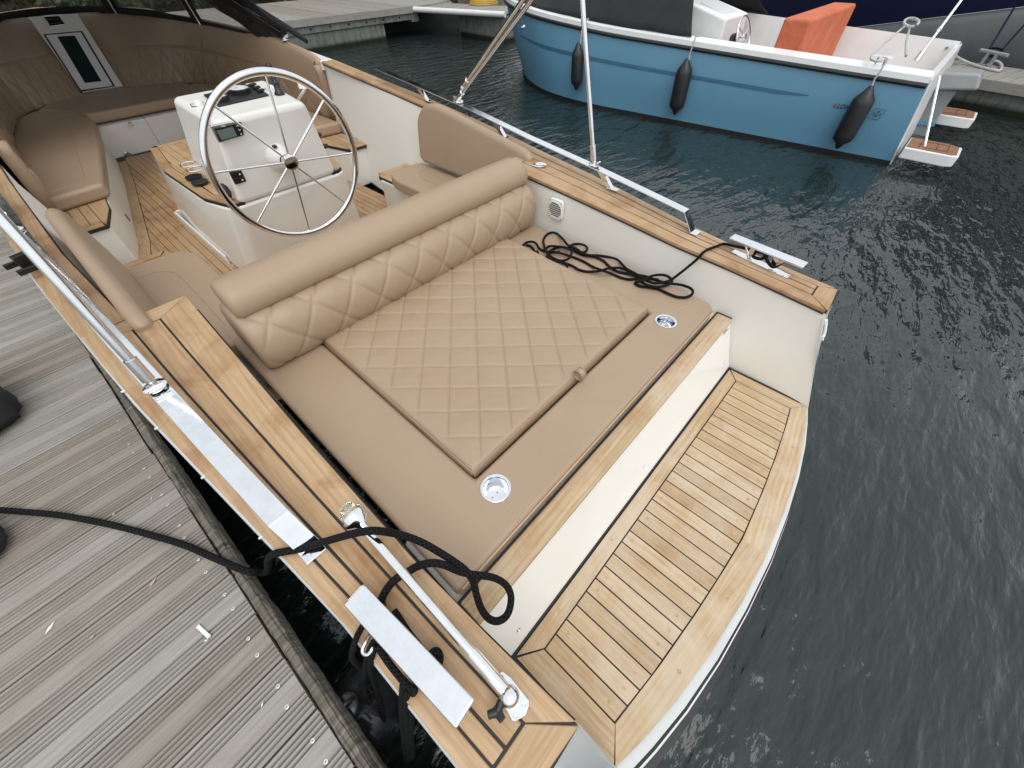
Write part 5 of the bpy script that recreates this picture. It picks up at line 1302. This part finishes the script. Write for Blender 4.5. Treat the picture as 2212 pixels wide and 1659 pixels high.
for s in (-1, 1):
    mb = MB(); n_ = 9; V = []
    for a_, b_ in zip(shp, wlp):
        for j in range(n_):
            t = j/(n_-1)*1.25; p = a_.lerp(b_, t); p.x -= (.03*math.sin(min(1, t)*math.pi))*(1 if p.x < BX-.1 else 0); V.append(mir(p, s))
    F = [[i*n_+j, i*n_+j+1, (i+1)*n_+j+1, (i+1)*n_+j] for i in range(len(shp)-1) for j in range(n_-1)]
    mb.add(V, F); mb.build('hull_side', 'blue', bb, smooth=True, angle=180)
    mb = MB(); mb.tube([mir(p+Vector((-.012,0,-.055)), s) for p in shp], .022, 8); mb.build('rubber_fender_strip', 'rubber', bb, smooth=True)
    # white side deck
    IN = []
    for i, p in enumerate(shp):
        q = p.copy(); d = (shp[min(i+1, len(shp)-1)]-shp[max(i-1, 0)]).normalized(); nn_ = Vector((d.y, -d.x, 0)); q = p+nn_*.17+Vector((0,0,.035)); q.x = min(q.x, BX); IN.append(q)
    V = []
    for a_, b_ in zip(shp, IN): V += [mir(a_+Vector((-.012,0,-.045)), s), mir(a_+Vector((-.004,0,.012)), s), mir(b_, s), mir(b_+Vector((.01,0,-.05)), s), mir(b_+Vector((.05,0,-.55)), s)]
    F = [[i*5+j, i*5+j+1, (i+1)*5+j+1, (i+1)*5+j] for i in range(len(shp)-1) for j in range(4)]
    mb = MB(); mb.add(V, F); mb.build('side_deck', 'white', bb, smooth=True, angle=35)
    # dark stripe lying on the hull
    mb = MB(); V = []
    for k_ in range(6, 41):
        a_, b_ = shp[min(k_, len(shp)-1)], wlp[min(k_, len(wlp)-1)]
        if k_ > 30: break
        i = k_
        th = .045 if i < 24 else .045*max(.2, (34-i)/10)
        if i < 8: th *= max(.15, (i-5.5)/2.5)
        for t in (.36, .36+th):
            p = a_.lerp(b_, t); p.x -= .03*math.sin(t*math.pi)+.004; V.append(mir(p, s))
    mb.add(V, [[2*i, 2*i+1, 2*i+3, 2*i+2] for i in range(len(V)//2-1)]); mb.build('hull_stripe', 'bluedark', bb)
mb = MB(); a_, b_ = shp[0], wlp[0]
mb.hexa([a_+Vector((0,-.012,0)), mir(a_, 1)+Vector((0,-.012,0)), mir(a_, 1)+Vector((0,.05,0)), a_+Vector((0,.05,0))], [b_.lerp(a_,-.1)+Vector((0,-.012,0)), mir(b_.lerp(a_,-.1), 1)+Vector((0,-.012,0)), mir(b_.lerp(a_,-.1), 1)+Vector((0,.05,0)), b_.lerp(a_,-.1)+Vector((0,.05,0))]); mb.build('transom', 'white', bb, bevel=.01)
mb = MB(); mb.prism([(6.3,.18,.30),(8.46,.18,.30),(8.6,4.5,.32),(BX,6.4,.34),(6.15,4.5,.32)], .05); mb.build('cockpit_floor', 'white', bb)
def bbox_(nm, x0, x1, y0, y1, z0, z1, mat, bev=.03, sl=0., par=bb):
    mb = MB(); mb.hexa([(x0,y0,z1),(x1,y0,z1),(x1,y1,z1+sl),(x0,y1,z1+sl)], [(x0,y0,z0),(x1,y0,z0),(x1,y1,z0),(x0,y1,z0)]); return mb.build(nm, mat, par, bevel=bev, seg=3)
sc_ = MB()
def ocf(u, v): pass
os_ = bbox_('orange_seat_cover', 6.44, 8.40, 1.47, 1.76, .45, 1.05, 'orange', .03)
cn_ = bbox_('helm_console', 6.72, 7.45, 2.50, 3.10, .32, .97, 'white', .03, .14)
bbox_('console_screen', 6.85, 7.3, 2.6, 2.95, .98, 1.0, 'hullgrey', .01, .1, cn_)
bbox_('galley_top', 6.22, 6.66, 2.50, 3.25, .32, .78, 'white', .02)
g_ = bbox_('slotted_lid', 6.26, 6.60, 2.72, 3.12, .785, .80, 'satin', .004)
for (a_, b_) in ((6.33,2.82),(6.33,2.98),(6.47,2.82),(6.47,2.98)): bbox_('lid_slot', a_, a_+.07, b_, b_+.035, .80, .803, 'black', 0, 0, g_)
mb = MB(); wc = Vector((6.88, 2.28, .80)); nx = Vector((0,-.93,.36)); ux = Vector((1,0,0)); vx = nx.cross(ux)
mb.tube([wc+ux*.21*math.cos(q)+vx*.21*math.sin(q) for q in [i*math.pi/24 for i in range(48)]], .012, 10, closed=True)
for q in (.4, 2.5, 4.6): mb.tube([wc, wc+(ux*math.cos(q)+vx*math.sin(q))*.2], .007, 8)
mb.lathe([(-.03,.03),(.0,.035),(.03,.03),(.1,.022)], wc, -nx, 16)
mb.build('steering_wheel', 'steel', bb, smooth=True); mb = MB(); mb.lathe([(.09,.07),(.13,.075),(.15,.06)], wc, -nx, 24); mb.build('wheel_boss', 'black', bb, smooth=True)
oc = bbox_('orange_cushion', 6.15, 7.0, 3.30, 3.9, .70, .84, 'orange', .04); bbox_('orange_cushion', 6.5, 7.3, 3.9, 4.2, .70, 1.25, 'orange', .05)
mb = MB()
def can(u, v):
    y = 2.62+u*4.0; k = (y-2.62)/4.0; i = 0
    for j, p in enumerate(shp):
        if p.y <= y: i = j
    p = shp[min(i, len(shp)-1)]; q = shp[min(i+1, len(shp)-1)]
    t = (y-p.y)/(q.y-p.y+1e-6) if q.y > p.y else 0; t = min(1, max(0, t)); e = p.lerp(q, t); hw = max(.02, BX-e.x-.075)
    a_ = (v-.5)*2; hz = .62*math.exp(-((k-.18)/.45)**2)+.10*(1-k)
    z = e.z+.04+hz*(1-abs(a_)**1.6)+.02*noise.noise(Vector((y*3, a_*4, 0)))
    z += .0 if abs(a_) < .98 else 0
    yy = y+.62*(1-abs(a_)**1.5)*max(0, 1-u*2.2)
    return Vector((BX+a_*hw, yy, z))
mb.grid(can, 50, 40); o = mb.build('bow_canopy', 'canvas', bb, smooth=True, angle=180); md = o.modifiers.new('s', 'SOLIDIFY'); md.thickness = .01
def zc(x, y): return (1075.3+x*.0992, y*.0992)
for (x, y) in ((1070,180),(1645,300)):
    p = W(*zc(x, y), .95); mb = MB(); mb.lathe([(0,.012),(.008,.01),(.010,0)], p+Vector((0,0,.0)), (-.6,-.2,.7), 10); mb.build('canopy_stud', 'white', bb, smooth=True)
mb = MB(); p = WX(1132, 59, 5.93); mb.lathe([(0,.03),(.02,.028),(.03,.015),(.05,.02),(.06,0)], p, (-1,.2,0), 14); mb.build('bow_eye', 'steel', bb, smooth=True)
for s in (-1, 1):
    mb = MB(); V = []
    for a_, b_ in zip(shp, wlp):
        for t in (.955, 1.05):
            p = a_.lerp(b_, t); p.x -= .006+(.03*math.sin(min(1, t)*math.pi) if p.x < BX-.1 else 0); V.append(mir(p, s))
    mb.add(V, [[2*i, 2*i+1, 2*i+3, 2*i+2] for i in range(len(V)//2-1)]); mb.build('waterline_band', 'caulk', bb)
# swim steps
for (x0, x1) in ((6.06,6.48),(7.90,8.32)):
    if x0 > 7: x0, x1 = 7.66, 8.10
    mb = MB(); mb.prism([(x0,.03,.198),(x0+.005,-.36,.198),(x0+.04,-.42,.198),(x1-.06,-.42,.198),(x1,-.30,.198),(x1,.03,.198)], .10); st2 = mb.build('swim_step', 'white', bb, bevel=.012, seg=3)
    mb = MB(); mb.prism([(x0+.03,.02,.203),(x0+.03,-.36,.203),(x0+.06,-.395,.203),(x1-.08,-.39,.203),(x1-.03,-.29,.203),(x1-.03,.02,.203)], .006, gd=(0,1,0)); t3 = mb.build('teak_pad', 'teak_dark', st2)
    mb = MB()
    for yy in (-.08,-.22,-.31): mb.box(((x0+x1)/2, yy, .2045), (.26,.006,.002))
    for xx in (.10,.32): mb.box((x0+xx, -.20, .2047), (.006,.2,.002))
    mb.build('pad_groove', 'caulk', t3)
# outboard
ob = thing('outboard_motor', (BX, -.2, .2), None, None); ob.parent = bb; ob.matrix_parent_inverse = Matrix.Translation(-wloc(bb))
c = WX(2055, 172, 7.55); mb = MB(); mb.hexa([(c.x-.16,c.y-.22,c.z+.10),(c.x+.16,c.y-.22,c.z+.10),(c.x+.15,c.y+.22,c.z+.07),(c.x-.15,c.y+.22,c.z+.07)], [(c.x-.19,c.y-.28,c.z-.04),(c.x+.19,c.y-.28,c.z-.04),(c.x+.17,c.y+.24,c.z-.10),(c.x-.17,c.y+.24,c.z-.10)])
mb.build('cowling', 'hullpale', ob, bevel=.03, seg=3)
mb = MB(); mb.hexa([(c.x-.07,c.y-.12,c.z-.08),(c.x+.07,c.y-.12,c.z-.08),(c.x+.07,c.y+.14,c.z-.08),(c.x-.07,c.y+.14,c.z-.08)], [(c.x-.04,c.y-.10,-.3),(c.x+.04,c.y-.10,-.3),(c.x+.04,c.y+.06,-.3),(c.x-.04,c.y+.06,-.3)]); mb.build('leg', 'hullpale', ob, bevel=.02)
mb = MB(); mb.box((c.x, c.y+.0, .13), (.16,.26,.04)); mb.build('blue_band', 'blue', ob)
# text and emblem on the side of the hull
def textmesh(txt, size, o_, xdir, ydir, mat, name, par, shear=0.):
    cu = bpy.data.curves.new('t', 'FONT'); cu.body = txt; cu.size = size; cu.extrude = size*.01; cu.offset = size*.012; cu.shear = shear
    ob_ = bpy.data.objects.new('t', cu); sc.collection.objects.link(ob_); bpy.context.view_layer.update()
    dg = bpy.context.evaluated_depsgraph_get(); me = bpy.data.meshes.new_from_object(ob_.evaluated_get(dg)); bpy.data.objects.remove(ob_, do_unlink=True)
    xd, yd = Vector(xdir).normalized(), Vector(ydir).normalized()
    for v_ in me.vertices: v_.co = Vector(o_)+xd*v_.co.x+yd*v_.co.y+xd.cross(yd)*v_.co.z
    me.materials.clear(); me.materials.append(M[mat]); me.name = name
    o = bpy.data.objects.new(name, me); sc.collection.objects.link(o); o.parent = par; o.matrix_parent_inverse = Matrix.Translation(-wloc(par)); return o
def hx(y, z):                                   # hull surface x near the stern
    t = 1-z/.76; a_ = 6.155-(y-.17)*.075; b_ = 6.17-(y-.06)*.07; return a_+(b_-a_)*t-.03*math.sin(t*math.pi)-.006
td = Vector((.072,-1,0)); tu = Vector((-.03,0,1))
o1 = Vector((hx(.84,.43), .84, .418)); textmesh('A', .058, o1, td, tu, 'red', 'hull_lettering', bb, .2)
textmesh('LONS', .056, o1+td.normalized()*.042, td, tu, 'ink', 'hull_lettering', bb, .2)
o2_ = Vector((hx(.53,.43), .525, .415)); textmesh('0', .056, o2_, td, tu, 'ink', 'hull_lettering', bb, .2)
e0 = Vector((hx(.43,.41), .475, .372)); xd, yd = td.normalized(), (tu+Vector((.0,-.22,0))).normalized(); S_ = .095
def EP(a_, b_): return e0+xd*a_*S_+yd*b_*S_+Vector((-.003,0,0))
mb = MB(); mb.tube([EP(0,0), EP(1,0), EP(1,1), EP(0,1)], .0018, 6, closed=True)
mb.tube([EP(.5,.15), EP(.5,.82)], .0022, 6); mb.tube([EP(.4,.66), EP(.5,.84), EP(.6,.66)], .002, 6); mb.tube([EP(.22,.55), EP(.2,.35), EP(.8,.35), EP(.78,.55)], .002, 6); mb.tube([EP(.15,.48), EP(.22,.60), EP(.3,.5)], .002, 6); mb.tube([EP(.7,.5), EP(.78,.60), EP(.85,.48)], .002, 6)
mb.build('trident_emblem', 'ink', bb)
p = WX(1102, 43, 6.55); textmesh('V1', .14, Vector((6.40, 5.80, .72)), (.62,-.78,0), (-.05,0,1), 'ink', 'bow_number', bb, .1)
# fenders on the blue boat
def bfender(px0, py0, px1, py1, x, r, lab):
    A = WX(px0, py0, x); Bq = WX(px1, py1, x); cx = (A+Bq)/2; top, bot = A.z, Bq.z; y = (A.y+Bq.y)/2; L = top-bot
    root = thing('fender', (x, y, bot), lab, 'fender', 'fenders hanging on the blue boat')
    P = [(0,.012),(.02,.028),(.05,.040),(.09,r*.93),(.13,r),(L-.15,r),(L-.11,r*.93),(L-.05,.045),(L-.02,.03),(L,.018),(L+.001,0)]
    mb = MB(); mb.lathe(P, (x, y, bot), (A-Bq), 28); mb.build('fender_body', 'rubber', root, smooth=True, angle=50)
    mb = MB(); mb.tube([(x-.0, y, top-.015), (x+.01, y+.012, top+.05), (x-.005, y, top+.10), (x+.02, y, top+.2), (x+.14, y+.01, zg(0)*0+interp([(0,.77),(2,.82),(4.5,.93)], y)+.03)], .008, 8); mb.build('fender_lanyard', 'ropewhite', root, smooth=True)
bfender(1252, 92, 1247, 195, 5.80, .085, 'black fender nearest the bow of the blue boat')
bfender(1487, 126, 1459, 248, 5.90, .095, 'black fender hanging midway along the blue boat by the canopy edge')
bfender(1884, 185, 1808, 321, 6.00, .10, 'black fender covering part of the lettering near the blue stern')
# cleat, ropes and stanchions of the blue boat
mb = MB(); a_, b_ = W(1887,120,.85), W(1930,124,.85); mb.tube([a_, b_], .010, 8); 
for t in (.3,.7): q = a_.lerp(b_, t); mb.tube([q, Vector((q.x, q.y+.0, .785))], .009, 8)
mb.build('deck_cleat', 'steel', bb, smooth=True)
rope('white_mooring_rope', [[W(1954,57,.90), W(1915,90,.86), W(1882,122,.84), W(1895,132,.82), W(1912,128,.83)], [W(1965,61,.9), W(1958,90,.84), W(1957,121,.80)], [W(1953+16*math.cos(i*.9)+16, 48+9*math.sin(i*.9), .90+.012*i) for i in range(16)]], .011, 'ropewhite', 'white rope tied on the stern corner of the blue boat', 'rope')
mb = MB(); a_ = W(1982,127,.80); b_ = WX(2077, 0, a_.x+.35); mb.tube([a_, b_], .013, 10); mb.tube([a_-Vector((0,0,.02)), a_.lerp(b_, .12)], .024, 10); mb.tube([a_.lerp(b_,.5), a_.lerp(b_,.54)], .02, 10); mb.build('canopy_pole', 'steel', bb, smooth=True)
mb = MB(); a_ = Vector((6.22,-.12,.2)); b_ = WX(2030, 165, 6.42); mb.tube([a_, b_], .011, 8); mb.build('grab_rail', 'steel', bb, smooth=True)
# ================================================================== PONTOONS
fp = thing('far_pontoon', (3, 13, 0), 'grey plank walkway on stained concrete floats beyond the bow', 'pontoon')
mb = MB(); x = -14.
while x < 8.3:
    mb.prism([(x,11.10,.56),(x+.136,11.10,.56),(x+.136,14.9,.56),(x,14.9,.56)], .03, gd=(0,1,0)); x += .145
mb.build('decking', 'dockwood', fp)
mb = MB(); mb.prism([(-14,11.03,.558),(8.32,11.03,.558),(8.32,11.095,.558),(-14,11.095,.558)], .12, gd=(1,0,0)); mb.build('edge_board', 'dockwood', fp)
mb = MB(); mb.prism([(-14,11.07,.435),(8.33,11.07,.435),(8.33,11.13,.435),(-14,11.13,.435)], .12); o = mb.build('concrete_beam', 'concrete', fp)
mb = MB(); 
for k in range(7): mb.lathe([(0,.022),(.004,.02),(.004,0)], (5.0+k*.48, 11.068, .38), (0,-1,0), 10)
mb.build('bolt_row', 'black', o)
for (xa_, xb_) in ((4.7,7.42),(.4,3.2),(-4.0,-1.2),(-9,-6)):
    mb = MB(); mb.box(((xa_+xb_)/2, 12.9, .0), (xb_-xa_, 3.6, .62)); mb.build('concrete_float', 'concrete', fp, bevel=.02)
mb = MB(); mb.box((8.36,11.2,.37), (.22,.3,.2)); mb.build('beam_end', 'concrete', fp)
mb = MB(); mb.prism([(8.3,11.1,.555),(8.36,11.02,.555),(9.8,11.25,.555),(9.8,14.9,.555),(8.3,14.9,.555)], .03, gd=(0,1,0)); mb.build('corner_decking', 'dockwood', fp)
mb = MB(); mb.box((9.03,11.95,.05), (3.2,.1,.90)); mb.build('recess_shade', 'caulk', fp); mb = MB(); mb.box((3.95,12.0,.05), (1.45,.1,.90)); mb.build('recess_shade', 'caulk', fp)  # black boards paint the shade in the openings under the walkway
fg = thing('finger_pontoon', (9.4, 9.8, 0), 'short finger pontoon with a white fender strip beside the blue bow', 'pontoon')
A_ = Vector((8.36,11.02,.52)); B_ = Vector((9.0,8.45,.52)); dv = (B_-A_).normalized(); nv = Vector((-dv.y, dv.x, 0))
mb = MB(); L = (B_-A_).length; k = 0.
while k < L-.1:
    a_ = A_+dv*k; b_ = A_+dv*(k+.136); mb.prism([a_, b_, b_+nv*1.3, a_+nv*1.3], .03, gd=nv); k += .145
mb.build('decking', 'dockwood', fg)
mb = MB(); mb.tube([A_+Vector((-.02,0,-.02)), B_+Vector((-.02,0,-.02))], .055, 12); mb.build('white_fender_strip', 'white', fg, smooth=True)
mb = MB(); mb.hexa([(9.10,10.2,.46),(8.99,8.5,.46),(10.2,8.6,.46),(10.3,10.3,.46)], [(9.12,10.2,-.4),(9.0,8.5,-.4),(10.2,8.6,-.4),(10.3,10.3,-.4)]); mb.build('concrete_float', 'concrete', fg, bevel=.02)
mb = MB(); c = W(964, 7, .52); 
for s in (-.1,.1): mb.tube([c+Vector((s,0,0)), c+Vector((s*.6,0,.12))], .022, 8)
mb.tube([c+Vector((-.22,0,.13)), c+Vector((.22,0,.13))], .022, 8); mb.prism([c+Vector((-.2,-.06,.012)), c+Vector((.2,-.06,.012)), c+Vector((.2,.06,.012)), c+Vector((-.2,.06,.012))], .012)
tag(mb.build('dock_cleat', 'hullpale', None, smooth=True, angle=40), 'grey horn cleat on the finger pontoon behind the far rail', 'cleat')
mb = MB(); c = W(1045, 9, .53)
for i in range(3): mb.tube([c+Vector((.36*math.cos(q)*(1-.08*i), .36*math.sin(q), .02+.03*i)) for q in [j*math.pi/16 for j in range(32)]], .016, 8, closed=True)
tag(mb.build('hose_coil', 'yellow', None, smooth=True), 'coil of yellow hose lying on the finger pontoon', 'hose')
rp = thing('right_pontoon', (9.8, 0, 0), 'weathered plank pontoon behind the blue stern at the right edge', 'pontoon')
zt = .34; E0 = W(2083, 163, zt); E1 = W(2212, 183, zt); ed = (E1-E0).normalized(); en = Vector((ed.y, -ed.x, 0)); en = en if en.x > 0 else -en
S0 = E0-ed*1.6
mb = MB()
for k in range(60):
    a_ = S0+ed*(k*.14); b_ = S0+ed*(k*.14+.132); mb.prism([a_, b_, b_+en*1.1, a_+en*1.1], .03, gd=en)
mb.build('decking', 'dockwood', rp)
mb = MB(); a_ = S0-Vector((0,0,.002)); b_ = S0+ed*8.4-Vector((0,0,.002)); mb.prism([a_-en*.03, b_-en*.03, b_-en*.002, a_-en*.002], .11, gd=ed); mb.build('edge_board', 'dockwood', rp)
mb = MB(); mb.prism([a_+en*.06-Vector((0,0,.09)), b_+en*.06-Vector((0,0,.09)), b_+en*1.1-Vector((0,0,.09)), a_+en*1.1-Vector((0,0,.09))], .6); mb.build('concrete_float', 'concrete', rp)
mb = MB(); a_, b_ = W(2118,108,.52), W(2177,120,.52); mb.tube([a_, b_], .022, 10)
for t in (.35,.65): q = a_.lerp(b_, t); mb.tube([q, Vector((q.x, q.y, zt))], .025, 10)
tag(mb.build('dock_cleat', 'hullpale', None, smooth=True), 'pale grey horn cleat wound with navy rope on the right pontoon', 'cleat')
rope('white_mooring_rope', [[W(2045,104,.7), W(2052,112,.55), W(2075,128,.40), W(2110,142,zt+.02), W(2145,151,zt+.02), W(2160,152,zt+.02), W(2163,140,zt+.03), W(2150,132,zt+.04), W(2130,142,zt+.02)]], .016, 'ropewhite', 'white rope running from the blue stern onto the right pontoon', 'rope')
rope('navy_mooring_rope', [[W(2137,106,.52), WX(2190,18,W(2137,106,.52).x+.7)], [W(2164,108,.5), WX(2216,50,W(2164,108,.5).x+.6)], [W(2148+18*math.cos(i*.7), 113+9*math.sin(i*.7), .50-.008*i) for i in range(18)]], .014, 'ropenavy', 'navy rope coiled on the right cleat and rising to the big hull', 'rope')
# big navy and grey hull behind
nb = thing('navy_ship', (12, 1, 0), 'large hull with navy topsides above pale grey at the top right', 'ship')
G0 = W(2049, 106, zt)+Vector((.25,.0,0)); G1 = W(2212, 138, zt)+Vector((.25,0,0))
gdv = (G1-G0).normalized(); gn = Vector((gdv.y, -gdv.x, 0)); gn = gn if gn.x > 0 else -gn
def OP(px, py):
    n_ = gn; d = ray(px, py); t = ((G0-O).dot(n_))/d.dot(n_); return O+d*t
K0, K1 = OP(1988,42), OP(2212,14.5); KK = (K1.z-K0.z)/((K1-G0).dot(gdv)-(K0-G0).dot(gdv))
def bz(u): return K0.z+KK*(u-(K0-G0).dot(gdv))
mb = MB(); V = []; F = []
us = [-9,-6,-3,0,1,2,3,5]
V = []
for u in us:
    p = G0+gdv*u
    V += [Vector((p.x, p.y, -.3)), Vector((p.x, p.y, max(.1, bz(u)-.13))), Vector((p.x+gn.x*-.02, p.y, max(.2, bz(u))))]
mb.add(V, [[i*3+j, i*3+j+1, i*3+j+4, i*3+j+3] for i in range(len(us)-1) for j in range(2)]); o = mb.build('lower_hull', 'hullpale', nb, smooth=True, angle=20); md = o.modifiers.new('s', 'SOLIDIFY'); md.thickness = .05
mb = MB(); V = []
for u in us:
    p = G0+gdv*u; V += [Vector((p.x-gn.x*.03, p.y-gn.y*.03, max(.2, bz(u)))), Vector((p.x-gn.x*.03, p.y-gn.y*.03, 2.6))]
mb.add(V, [[i*2, i*2+1, i*2+3, i*2+2] for i in range(len(us)-1)]); o = mb.build('upper_hull', 'navy', nb); md = o.modifiers.new('s', 'SOLIDIFY'); md.thickness = .05
# ================================================================== BANK AND GREENERY
mb = MB(); mb.grid(lambda u, v: Vector((-30+u*70, 15.2+v*14, -.2+1.9*min(1, v*3)+.25*noise.noise(Vector((u*30, v*6, 0))))), 120, 20); tagk(mb.build('bank', 'soil', None, smooth=True))
def foliage(c, r, n, seed, size=.10):
    rnd = random.Random(seed); mb = MB(); cl = [Vector((rnd.gauss(0,.5)*r.x, rnd.gauss(0,.5)*r.y, rnd.gauss(0,.45)*r.z)) for _ in range(14)]
    for i in range(n):
        k = rnd.choice(cl); p = Vector(c)+k+Vector((rnd.gauss(0,.22)*r.x, rnd.gauss(0,.22)*r.y, rnd.gauss(0,.22)*r.z))
        if p.z < .5: continue
        a_ = Vector((rnd.uniform(-1,1), rnd.uniform(-1,1), rnd.uniform(-1,1))).normalized()*size*rnd.uniform(.6,1.4); b_ = a_.orthogonal().normalized()*size*.5*rnd.uniform(.6,1.3)
        mb.add([p-a_, p+b_, p+a_, p-b_], [[0,1,2,3]])
    return mb
for k, x in enumerate((-7,-4.6,-2.3,-.2,1.8,3.7,5.5,7.2,9.2,11.2,13.5,16)):
    y = 16.3+.5*math.sin(k*2.1); h_ = 1.1+.3*math.sin(k*1.3)
    root = thing('bush', (x, y, .6), None, 'bush', 'bushes on the bank behind the walkway')
    root['label'] = 'leafy green bush on the bank behind the far walkway'
    foliage((x, y, .75+h_*.6), Vector((1.15, .8, h_)), 1500, k, .085).build('crown', 'leaf' if k % 3 else 'leafdark', root)
    mb = MB()
    for q in range(3): mb.tube([(x+q*.1-.1, y, .3), (x+(q-1)*.35, y+.1, 1.2)], [.03,.015], 6)
    mb.build('stem', 'bark', root)
for k, x in enumerate((-9,-4.5,-.5,3.2,6.8,10.5,14.5,19)):
    y = 20.5+1.2*math.sin(k*1.7); H_ = 10+1.5*math.sin(k*2.3)
    root = thing('broadleaf_tree', (x, y, 1.2), 'dense dark broadleaf tree on the bank beyond the far walkway', 'tree', 'trees on the bank behind the bushes')
    foliage((x, y, 1.4+H_*.55), Vector((2.9, 2.0, H_*.55)), 3600, 50+k, .34).build('crown', 'leafdark', root)
    mb = MB(); mb.tube([(x, y, .8), (x+.1, y, 2.5), (x+.2, y+.1, H_*.8)], [.22,.18,.06], 10)
    for q in range(4): mb.tube([(x+.1, y, 2.2+q*.7), (x+.1+math.cos(q*1.9)*1.3, y+math.sin(q*1.9)*1.2, 3.6+q)], [.08,.03], 6)
    mb.build('trunk', 'bark', root, smooth=True)
